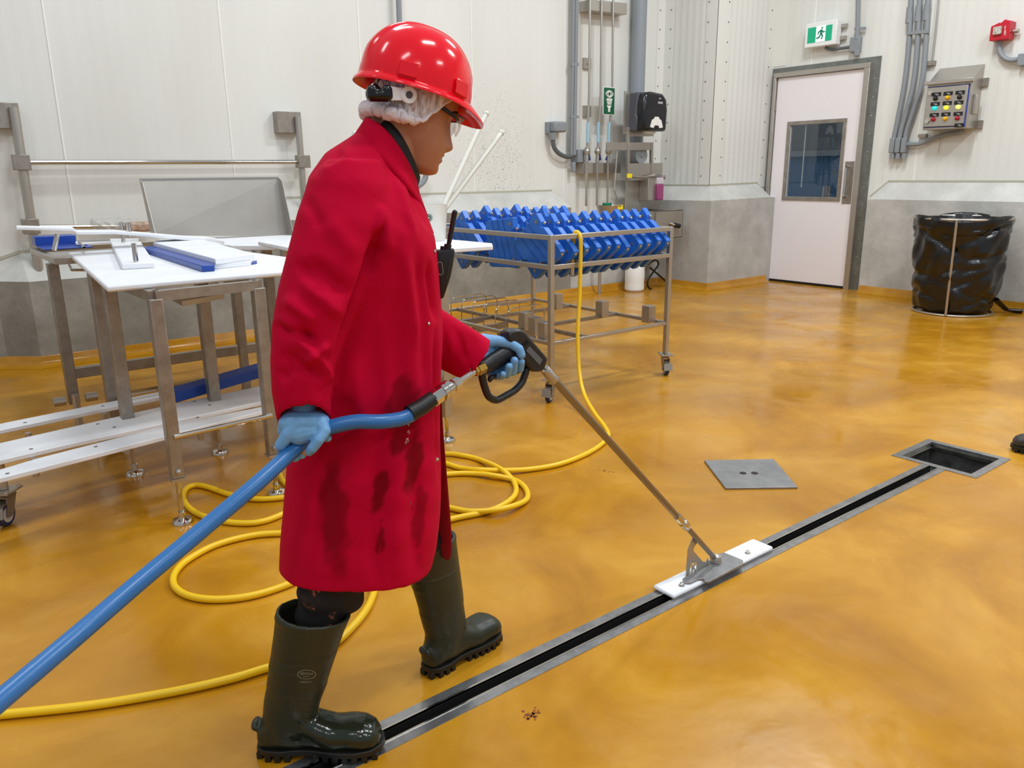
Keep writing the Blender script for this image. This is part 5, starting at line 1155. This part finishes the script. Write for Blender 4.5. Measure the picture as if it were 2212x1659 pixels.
# ---------------- boots
bootm = mat('green_rubber', '2b2f20', .42, c2='262a1d', vscale=5, bump=.08, bscale=60); solem = mat('sole_rubber', '14140f', .5); bwet = mat('green_rubber_wet', '22281c', .14, bump=.15, bscale=45)
def make_boot(Hl, ang, topc, toprx, topry, tilt, name='boot', parent=per, slen=.30, lean2=0):
    dx = A(math.cos(ang), math.sin(ang), 0); dy = A(-dx[1], dx[0], 0); B = lambda x, y, z: Hl+dx*x+dy*y+A(0, 0, z)
    tx = (topc-Hl)@dx; ty = (topc-Hl)@dy; tz = topc[2]; g = MB(); k = slen/.30
    # foot
    rings = []
    for (x, w_, z0, z1) in [(.000, .012, .04, .07), (.008, .030, .028, .09), (.03, .040, .024, .115), (.07, .043, .022, .14), (.11, .043, .024, .135), (.15, .046, .024, .108), (.19, .050, .022, .094), (.23, .052, .024, .092), (.262, .050, .024, .088), (.285, .042, .026, .078), (.298, .026, .032, .062), (.302, .008, .04, .052)]:
        rings.append([B(x*k, w_*math.copysign(abs(math.cos(q))**.8, math.cos(q)), (z0+z1)/2+(z1-z0)/2*math.copysign(abs(math.sin(q))**.8, math.sin(q))) for q in np.linspace(0, 2*math.pi, 29)[:-1]])
    g.loft(rings)
    sh = []
    for (z, xc, rx, ry) in [(.05, .064, .062, .042), (.09, .076, .068, .046), (.12, .084, .068, .048), (.35, None, 1, 1), (.6, None, 1, 1), (.8, None, 1, 1), (1, None, 1, 1)]:
        if xc is None:
            q_ = z; c0 = B(.084, 0, .12)*(1-q_)+topc*q_; rx_ = .068*(1-q_)+toprx*q_; ry_ = .049*(1-q_)+topry*q_
        else: c0 = B(xc*k, 0, z); rx_, ry_ = rx, ry
        tl_ = tilt*(1 if z == 1 else 0)
        sh.append([c0+dx*rx_*math.cos(q)+dy*ry_*math.sin(q)+A(0, 0, -tl_*math.cos(q)) for q in np.linspace(0, 2*math.pi, 33)[:-1]])
    c0 = topc; last = sh[-1]
    sh.append([c0+(p-c0)*.89 for p in last]); c1 = B(.084, 0, .12)*.45+topc*.55; sh.append([c1+(p-c0)*.74 for p in last]); g.loft(sh)
    g.sph(B(-.002, 0, .085), (.012, .024, .014), 14, 8, dx, dy)
    me = remesh(g, .0035, 5); co, no = coords(me)
    r_ = co-Hl; lz = co[:, 2]; lx = r_@dx
    co += no*(-.002*np.exp(-((lz-(tz-.10)-.05*(lx-tx))/.003)**2)+.0015*np.exp(-((lz-(tz-.135))/.006)**2)*(lx < tx-.03)+.002*np.exp(-((lz-(tz-.005))/.006)**2))[:, None]
    co += no*(.0012*np.sin(lx*70+lz*40)*(lz < .2))[:, None]
    me.vertices.foreach_set('co', co.ravel()); me.update()
    o = finish(me, name, bootm, parent)
    # sole
    g = MB(); ol = []
    prof_ = [(-.004, 0), (.0, .022), (.02, .038), (.06, .043), (.10, .038), (.14, .041), (.19, .052), (.24, .055), (.28, .046), (.303, .024), (.309, 0)]
    up = [(x*k, y) for x, y in prof_]; ol = up+[(x, -y) for x, y in up[-2:0:-1]]
    g.prism([B(x, y, .018) for x, y in ol], (0, 0, .014))
    g.prism([B(x*1.0, y*1.04, .026) for x, y in ol], (0, 0, .008))
    for i, x in enumerate(np.arange(.005, .30, .0235)):
        if .098 < x < .135: continue
        w_ = interp(x, [p[0] for p in prof_], [p[1] for p in prof_])
        for s_ in (-1, 1): g.box(B(x*k, s_*w_*.62, .0095), (.0145*k, w_*.72, .019), dx, dy)
    so = g.build('sole', solem, o, bevel=.0015)
    return o, me, B
# near boot
def vplane(Hl, ang): return plane(Hl, (-math.sin(ang), math.cos(ang), 0))
an = math.radians(-37); Hn = A(.531, 1.722, 0); vp = vplane(Hn, an); tcn = vp(678, 1322)
nb, nbme, _ = make_boot(Hn, an, tcn, .088, .070, .012, slen=.305)
nbme.materials.append(bwet)
for p in nbme.polygons:
    c0 = A(*p.center)+A(*LOC['person'])
    lx = (c0-Hn)@A(math.cos(an), math.sin(an), 0)
    if c0[2] < .12 and lx > .11+.02*math.sin(c0[2]*90+c0[0]*40): p.material_index = 1
af = math.radians(9); Hf = A(1.022, 1.722, 0); vp = vplane(Hf, af); tcf = vp(924, 1165)
fb, fbme, _ = make_boot(Hf, af, tcf, .086, .066, .0, slen=.285)
# printing on the near boot
bb_ = bvh_of(nb, LOC['person']); prt = mat('print_grey', '8d8b78', .6); prd = mat('print_dim', '57564a', .7)
def layshape(mb, pts, faces): 
    q = [lay(bb_, x, y) for x, y in pts]
    if all(p is not None for p in q): mb.add(q, faces)
def laytext(mb, s_, size, cx_, cy_, shear=.0, rot=.02):
    text_mesh(s_, size, lambda u, v: (cx_+u+shear*v, cy_-v+rot*u, 0), TM := MB()); layshape(mb, [(p[0], p[1]) for p in TM.v], TM.f)
g = MB(); n = 48; el = [(662.5+20*math.cos(2*math.pi*i/n), 1456.5+10.3*math.sin(2*math.pi*i/n)) for i in range(n)]; ei = [(662.5+18.6*math.cos(2*math.pi*i/n), 1456.5+9.1*math.sin(2*math.pi*i/n)) for i in range(n)]
layshape(g, el+ei, [(i, (i+1) % n, n+(i+1) % n, n+i) for i in range(n)])
laytext(g, 'BEKINA', 8.2, 662.5, 1455, .2); laytext(g, 'BOOTS', 4.2, 662, 1461.3); laytext(g, 'stepliteX', 7, 660, 1472.5, .1)
g.build('boot_logo', prt, nb, smooth=0, fix=False)
g = MB(); laytext(g, '-SOLIDGRIP-', 3.2, 658, 1483.5); laytext(g, '∅', 5, 650, 1501); laytext(g, 'fx', 6, 664, 1500)
for (y, s_) in ((1510, 'EN ISO 20345'), (1515, 'S4 CI'), (1521, 'SRC AN'), (1527, '2020')): laytext(g, s_, 3.6, 654, y)
def layline(x0, y0, x1, y1, w_=.5):
    n = 10; a = A(x0, y0); b_ = A(x1, y1); t = nrm(b_-a); q = A(-t[1], t[0])*w_/2; L_ = []
    for i in range(n+1): c0 = a+(b_-a)*i/n; L_ += [tuple(c0-q), tuple(c0+q)]
    layshape(g, L_, [(2*i, 2*i+1, 2*i+3, 2*i+2) for i in range(n)])
for l_ in [(632, 1505, 679, 1506), (626, 1539, 672, 1540), (632, 1505, 626, 1539), (679, 1506, 672, 1540), (630, 1518, 677, 1519), (628, 1529, 674, 1530), (640, 1478, 676, 1478)]: layline(*l_)
g.build('boot_label', prd, nb, smooth=0, fix=False)
# droplets shining on the toe of the near boot
# ---------------- gloves
glm = mat('nitrile_blue', '6aa2d4', .45, c2='74abd9', vscale=25, bump=.12, bscale=90)
TOOLY = 1.52; PT_ = PY(TOOLY)
def G(x, y, o=0): return PT_(x, y)+A(0, o, 0)
g = MB()
g.chain([G(1044, 772, .040), G(1060, 757, .036)], [.022, .028])               # wrist, heel
g.chain([G(1052, 773, .034), G(1075, 765, .036), G(1096, 760, .04)], [.028, .026, .022])                  # palm
g.chain([G(1052, 788, .034), G(1064, 789, .036), G(1080, 790, .04)], [.022, .022, .02])
g.chain([G(1058, 742, .026), G(1078, 738, .012), G(1098, 741, -.010), G(1107, 750, -.026), G(1110, 762, -.030)], [.021, .0145, .0125, .0115, .0105])  # thumb
for (k0, m, tip, r) in [((1100, 768), (1116, 800, .006), (1112, 778, -.026), .0098), ((1084, 778), (1104, 806, .0), (1094, 774, -.032), .0105), ((1072, 786), (1090, 812, .0), (1082, 787, -.033), .0100), ((1058, 794), (1076, 816, .0), (1072, 804, -.028), .0085)]:
    a = G(*k0, .045); mm = G(m[0], m[1], .016); m3 = G((m[0]+tip[0])/2+2, m[1]-5, -.014); tt = G(*tip)
    g.chain([a, mm, m3, tt], [r*1.15, r*1.05, r, r*.95])
me = remesh(g, .0016, 3, .5); o = finish(me, 'glove', glm, per)
# near hand on the hose
HQ = -.21
def VN(x, y, o=0): return V(x, y, HQ+o)
g = MB()
g.chain([VN(655, 880, .025), VN(655, 912, .012)], [.028, .032]); g.chain([VN(632, 915, 0), VN(684, 915, .0)], [.030, .029]); g.chain([VN(622, 928, .005), VN(645, 935, -.01), VN(690, 925, -.005)], [.022, .026, .025])
g.chain([VN(640, 915, -.012), VN(622, 938, -.022), VN(606, 962, -.020), VN(607, 974, -.008)], [.019, .0145, .0125, .010])      # index over the hose
g.chain([VN(690, 912, -.01), VN(700, 930, -.022), VN(688, 950, -.034), VN(675, 968, -.034), VN(668, 976, -.028)], [.018, .0145, .0125, .0115, .0095])  # thumb
g.chain([VN(628, 935, .02), VN(622, 975, .035), VN(638, 988, .0)], [.014, .012, .0105]); g.chain([VN(645, 930, .03), VN(645, 975, .03), VN(652, 982, .0)], [.013, .012, .010])
g.chain([VN(690, 930, .01), VN(702, 945, .015), VN(708, 946, .0)], [.014, .010, .009])
me = remesh(g, .0016, 3, .5); gn = finish(me, 'glove', glm, per)
g = MB(); g.sph(VN(658, 975, -.004), (.008, .008, .010), 14, 10); g.build('torn_fingertip', mat('finger_skin', 'c98f63', .5), gn)
# ================================================================== SPRAY GUN AND LANCE
sg = thing('spray_gun', 'black spray gun with long steel lance and white drain squeegee held by the person', 'spray gun', G(1110, 790))
gp = mat('gun_black', '1b1b1e', .42, bump=.06, bscale=260)
def prismY(mb, pts, w_, y=TOOLY): mb.prism([on(x, yy, 1, y-w_/2) for x, yy in pts], (0, w_, 0))
g = MB(); prismY(g, [(1098, 729), (1101, 719), (1110, 713), (1125, 712), (1135, 716), (1141, 723), (1183, 772), (1184, 779), (1178, 797), (1171, 804), (1153, 804), (1146, 798), (1136, 782), (1122, 772), (1112, 750), (1104, 745)], .040)
g.build('gun_body', gp, sg, bevel=.007, smooth=50)
g = MB(); rings = []
for (x, y, x2, y2, d) in [(1027, 782, 1046, 806, .017), (1031, 777, 1052, 806, .0165), (1042, 777, 1062, 803, .0155), (1058, 765, 1078, 796, .0175), (1078, 753, 1096, 784, .018), (1098, 742, 1116, 778, .017), (1112, 738, 1128, 778, .016)]:
    a, b_ = PT_(x, y), PT_(x2, y2); c0 = (a+b_)/2; u = (b_-a)/2; rings.append([c0+u*math.cos(q)+A(0, 1, 0)*d*math.sin(q) for q in np.linspace(0, 2*math.pi, 25)[:-1]])
g.loft(rings); g.build('grip', gp, sg, smooth=60)
g = MB(); path = spline([PT_(*p) for p in [(1040, 800), (1043, 822), (1052, 850), (1060, 860), (1074, 864), (1092, 855), (1112, 843), (1126, 828), (1133, 812), (1138, 796)]], 5)
n_ = len(path); g.tube(path, [.0095]*n_, 10, flat=(1, 1)); g.build('trigger_guard', gp, sg)
g = MB(); g.tube(spline([PT_(1120, 775), PT_(1127, 790), PT_(1118, 803), PT_(1062, 815), PT_(1060, 822)], 4), .006, 8); g.build('trigger', gp, sg)
g = MB(); prismY(g, [(1137, 758), (1144, 748), (1172, 777), (1166, 789)], .003, TOOLY-.0205); g.build('side_label', mat('label_grey', '5d6064', .5), sg)
g = MB()
for i in range(4): prismY(g, [(1127+i*3.2, 744-i*2.8+0), (1129+i*3.2, 743-i*2.8), (1134+i*3.2, 748.5-i*2.8), (1132+i*3.2, 750-i*2.8)], .002, TOOLY-.0205)
g.build('vent_slot', mat('slot_black', '050505', .9), sg)
g = MB()
for i in range(4): x, y = 1149+i*8, 744+i*9.3; g.tube([on(x, y, 1, TOOLY-.018), on(x+4, y-2.2, 1, TOOLY-.018)], .0008, 6)
g.build('ridge_mark', mat('ridge_grey', '77787a', .5), sg)
_la, _lb = PT_(1186, 809), on(1546, 1208, 1, 1.6)
def LP(px):
    lo, hi = 0., 1.
    for _ in range(40):
        m_ = (lo+hi)/2
        if proj(_la+(_lb-_la)*m_)[0] < px: lo = m_
        else: hi = m_
    return _la+(_lb-_la)*lo
def CO(x, y): return V(x, y, interp(x, [860, 884, 930, 985, 1044], [-.19, -.185, -.155, -.09, -.02]))
def axial(nm_, segs, mt, p0, p1, parent=sg, n=24, fl=35, q=None):
    a, b_ = q or ((CO if p0[0] < 1040 else PT_)(*p0), (CO if p0[0] < 1040 else PT_)(*p1)); ax = nrm(b_-a); L_ = np.linalg.norm(b_-a); g = MB(); g.lathe([(r, t*L_) for r, t in segs], a, ax, n); return g.build(nm_, mt, parent, smooth=fl)
axial('brass_nut', [(.0125, 0), (.0125, .3), (.0145, .3), (.0145, 1)], brass, (1024, 803), (1044, 794), n=6, fl=20)
axial('inlet_tube', [(.0085, 0), (.0085, 1)], chrome, (986, 829), (1028, 801))
axial('quick_coupling', [(.011, 0), (.011, .15), (.0155, .2), (.0155, .62), (.0125, .66), (.0125, 1)], chrome, (993, 824), (968, 839), n=8, fl=20)
axial('coupling_sleeve', [(.017, 0), (.020, .05), (.020, .5), (.0185, .55), (.020, .6), (.020, 1)], chrome, (970, 838), (952, 850))
axial('coupling_nut', [(.0175, 0), (.019, .08), (.019, 1)], chrome, (954, 848), (931, 864), n=6, fl=20)
axial('outlet_joint', [(.006, 0), (.006, .4), (.010, .42), (.010, 1)], chrome, (1171, 804), (1184, 798))
axial('outlet_nut', [(.012, 0), (.0135, .06), (.0135, .9), (.0125, 1)], steel, (1176, 797), (1197, 823))
axial('lance', [(.0105, 0), (.0105, 1)], mat('lance_steel', '8e857a', .3, .9), None, None, q=(LP(1190), LP(1471)))
axial('lance_union', [(.012, 0), (.0145, .1), (.0145, .35), (.011, .4), (.011, .5), (.0155, .55), (.0155, .9), (.011, 1)], chrome, None, None, n=14, q=(LP(1461), LP(1485)))
axial('lower_lance', [(.0095, 0), (.0095, 1)], MATS['lance_steel'], None, None, q=(LP(1480), LP(1542)))
zp = .021; XP0, XP1 = 1.893, 2.466; YP0, YP1 = 1.549, 1.643
g = MB(); g.bb(XP0, XP1, YP0, YP1, .004, zp)
bm_ = g.build('white_pad', white, sg, bevel=.008)
g = MB(); g.bb(XP0+.05, XP1-.05, 1.558, 1.59, -.05, .004); g.build('squeegee_blade', white, sg)
Pz = PZ(zp+.001); g = MB()
g.prism([Pz(*p) for p in [(1474, 1254), (1479, 1262), (1492, 1262), (1508, 1254), (1519, 1254), (1523, 1260), (1532, 1260), (1605, 1222), (1605, 1214), (1564, 1197), (1549, 1201), (1495, 1240)]], (0, 0, .008)); bp_ = g.build('base_plate', MATS['worn_steel'], sg, bevel=.0015)
PY2 = PY(1.6); g = MB()
def tri(pts, y=1.602): g.prism([on(a, b_, 1, y) for a, b_ in pts], (0, .004, 0))
tri([(1482, 1249), (1487, 1188), (1499, 1158), (1509, 1167), (1499, 1184), (1498, 1190), (1519, 1214), (1526, 1214), (1530, 1206), (1534, 1232), (1510, 1244), (1505, 1238), (1506, 1213), (1492, 1218), (1489, 1244), (1505, 1238), (1510, 1244), (1482, 1252)])
g.build('gusset', steel, sg)
g = MB(); g.tube([on(1491, 1241, 1, 1.601), on(1503, 1214, 1, 1.601)], .003, 6); g.tube([on(1492, 1218, 1, 1.601), on(1505, 1236, 1, 1.601)], .003, 6); g.sph(on(1496, 1227, 1, 1.6), (.008, .002, .010), 10, 6); g.build('gusset_emblem', steel, sg)
g = MB(); c0 = on(1546, 1208, 1, 1.6); g.sph(c0, .0215, 18, 12); g.cyl(c0-A(0, 0, 0), A(c0[0], 1.6, zp+.008), .0195, 20, .018); g.lathe([(.019, 0), (.019, .012)], (c0[0], 1.6, zp+.022), n=20); g.build('elbow_fitting', steel, sg, smooth=50)
g = MB()
for (x, y) in ((1472, 1265), (1615, 1195)): c0 = F(x, y, zp); g.lathe([(.011, 0), (.011, .002), (.007, .003), (.007, .010), (.004, .012)], c0, n=8)
each(g, 'bolt', chrome, sg)
g = MB()
for (x, y) in ((1564, 1201), (1598, 1215), (1526, 1251)): c0 = F(x, y, zp+.009); g.sph(c0, .003, 8, 5)
each(g, 'rivet', steel, sg)
# ================================================================== BLUE HOSE
hb = mat('hose_blue', '2b6cab', .32, bump=.03, bscale=120)
t = thing('blue_hose', 'thick blue water hose running from the spray gun to the lower left', 'hose', (0, 1.2, .7))
h0 = CO(884, 898); hand = VN(662, 948, .0)
pts = [CO(900, 886), h0, V(862, 906, -.195), V(820, 911, -.212), V(770, 911, -.215), V(724, 920, -.215), VN(690, 932), VN(648, 960), D(560, 1040, 1.60), D(430, 1150, 1.50), D(300, 1258, 1.40), D(160, 1378, 1.28), D(0, 1513, 1.14), D(-180, 1665, 1.0), D(-420, 1860, .9)]
sp_ = spline(pts, 8); g = MB(); g.tube(sp_, .0163, 20); g.build('hose_tube', hb, t)
g = MB(); g.tube([CO(935, 861), CO(912, 878), CO(884, 894)], [.0178, .0188, .0192], 20); g.build('black_sleeve', rubber, t)
# water drops falling from the coupling
wm = mat('water', 'ffffff', .02, Transmission_Weight=1.0)
for i, (x, y, r, w_) in enumerate([(883, 918, .0018, 'highest'), (883, 933, .0026, 'second highest'), (880, 951, .0032, 'second lowest'), (877, 957, .0022, 'lowest')]):
    g = MB(); g.sph(V(x, y, -.19), (r, r, r*1.5), 10, 8); tag(g.build('water_drop', wm), f'{w_} water drop falling below the black hose sleeve', 'water drop', 'water drops under the hose sleeve')
# ================================================================== YELLOW HOSE
ym = mat('hose_yellow', 'f0c20c', .35, bump=.05, bscale=200)
zh = .0135; hz = lambda x, y, z=zh: F(x, y, z)
yh = [on(1236, 585, 1, 3.73), on(1238, 530, 1, 3.71), on(1241, 506, 1, 3.67)+A(0, 0, .004), on(1248, 503, 1, 3.655)+A(0, 0, .003), on(1254, 515, 1, 3.625), on(1254, 560, 1, 3.62), on(1252, 640, 1, 3.60), on(1248, 720, 1, 3.56), on(1251, 800, 1, 3.50), on(1262, 852, 1, 3.38)]
yh += [hz(1284, 892, .05), hz(1305, 920, .02), hz(1314, 940), hz(1300, 959), hz(1265, 981), hz(1210, 1002), hz(1150, 1013), hz(1095, 1016, .022), hz(1040, 1015, .03), hz(1001, 1012), hz(969, 1003), hz(880, 972), hz(780, 940), hz(690, 922), hz(630, 915), hz(600, 935), hz(593, 975), hz(600, 1012), hz(618, 1046), hz(680, 1080), hz(780, 1065), hz(880, 1036),
       hz(971, 1024), hz(1020, 1023), hz(1065, 1027, .02), hz(1116, 1039), hz(1138, 1060), hz(1134, 1082), hz(1086, 1099, .03), hz(1026, 1105, .02), hz(981, 1099), hz(860, 1070), hz(740, 1062), hz(640, 1072), hz(573, 1078), hz(535, 1076), hz(492, 1067), hz(451, 1053), hz(425, 1048), hz(404, 1054), hz(396, 1070), hz(404, 1092), hz(430, 1111), hz(477, 1125), hz(521, 1130), hz(564, 1127), hz(612, 1110), hz(720, 1060), hz(850, 1000), hz(915, 982),
       hz(966, 980), hz(1000, 984), hz(1036, 993), hz(1080, 1012, .036), hz(1106, 1035), hz(1115, 1058), hz(1105, 1078), hz(1072, 1098), hz(1030, 1110), hz(981, 1120), hz(860, 1150), hz(720, 1155), hz(607, 1152), hz(539, 1158), hz(464, 1178), hz(405, 1210), hz(378, 1238), hz(376, 1264), hz(400, 1284), hz(445, 1294), hz(504, 1293), hz(564, 1282), hz(633, 1258), hz(700, 1225), hz(770, 1225), hz(806, 1262), hz(800, 1300), hz(770, 1345), hz(715, 1395), hz(640, 1425), hz(570, 1445), hz(500, 1466), hz(380, 1493), hz(200, 1523), hz(0, 1544), hz(-160, 1560)]
g = MB(); g.tube(spline(yh, 6), .0125, 14); y_ = g.build('yellow_hose', ym); tag(y_, 'thin yellow hose hanging over the cart rail and looping across the floor', 'hose')
g = MB(); q0 = yh[0]; g.cyl(q0-A(0, 0, .03), q0+A(0, 0, .05), .014, 12); g.build('hose_fitting', chrome, y_)
# ================================================================== RADIO
rt = thing('two_way_radio', 'black two-way radio with antenna clipped to the front of the red coat', 'radio', V(955, 590, .0))
OR = -.035
def RR(x, y, o=0): return V(x, y, OR+o)
g = MB(); rings = []
for (x0, x1, y, d) in [(934, 980, 541, .016), (935, 982, 548, .018), (938, 978, 575, .018), (942, 973, 600, .017), (946, 966, 622, .015), (949, 958, 645, .012)]:
    a, b_ = RR(x0, y), RR(x1, y-4); c0 = (a+b_)/2; u = (b_-a)/2
    rings.append([c0+u*math.copysign(abs(math.cos(q))**.5, math.cos(q))+NV*d*math.copysign(abs(math.sin(q))**.5, math.sin(q)) for q in np.linspace(0, 2*math.pi, 33)[:-1]])
g.loft(rings); g.build('radio_body', blackp, rt, smooth=50)
g = MB(); g.tube([RR(964, 548), RR(968, 528)], .0085, 14); g.tube([RR(969, 530), RR(982, 460)], [.0052, .0062], 14); g.sph(RR(982.5, 459), .0062, 12, 8); g.build('antenna', mat('antenna_black', '101012', .45), rt)
g = MB(); g.cyl(RR(957, 543), RR(958, 532), .007, 14); g.build('volume_knob', blackp, rt)
g = MB(); pts = [RR(951+5.2*math.cos(q)-(7 if math.sin(q) > 0 else -7)*.12, 580-7*math.sin(q)-(7 if math.sin(q) > 0 else -7), -.0195) for q in np.linspace(0, 2*math.pi, 25)[:-1]]; g.tube(pts, .0006, 6, closed=True); g.build('side_outline', mat('outline_grey', 'a5a5a0', .5), rt)
g = MB()
for i in range(7): g.bar(RR(971-i*.9, 565+i*6, -.0185), RR(976-i*1.6, 561+i*6, -.0175), .0012, .002)
g.build('speaker_grille', mat('grille_grey', '3e3a33', .6), rt)
g = MB(); g.chain([RR(930, 530, .0), RR(927, 545, .005)], [.011, .010]); g.tube([RR(930, 538), RR(942, 543)], .004, 8); g.build('belt_clip', blackp, rt)
# ================================================================== SECOND BOOT AT THE RIGHT EDGE
bt_ = thing('work_boot', 'toe of a dark rubber boot on the floor at the right picture edge', 'boot', F(2230, 975))
Hb = A(*F(2330, 985)); tb_ = A(*F(2197, 972)); dv = tb_-Hb; ang = math.atan2(dv[1], dv[0])
Hb = A(*F(2180, 972))-nrm(A(dv[0], dv[1], 0))*.31; Hb[2] = 0
o, m_, _ = make_boot(Hb, ang, Hb+nrm(A(dv[0], dv[1], 0))*.06+A(0, 0, .38), .072, .062, 0, name='boot_upper', parent=bt_, slen=.30)
m_.materials[0] = mat('dark_grey_rubber', '35302c', .5)
# rust marks on the floor
g = MB(); rg = random.Random(11)
for (x, y, sx_, sy_, n_) in ((1150, 1541, 18, 10, 26), (1310, 1018, 9, 3, 9)):
    for k in range(n_):
        c0 = F(x+rg.gauss(0, sx_*.6), y+rg.gauss(0, sy_*.6), .0012); r = rg.uniform(.002, .0065); m2 = 7
        g.add([c0+A(r*rg.uniform(.5, 1)*math.cos(2*math.pi*i/m2), r*rg.uniform(.5, 1)*math.sin(2*math.pi*i/m2), 0) for i in range(m2)], [tuple(range(m2))])
st = tag(g.build('rust_stain', mat('rust', '8a4510', .6), smooth=0), 'scatter of small rust-brown flecks stuck to the yellow floor', 'stain', kind='stuff')
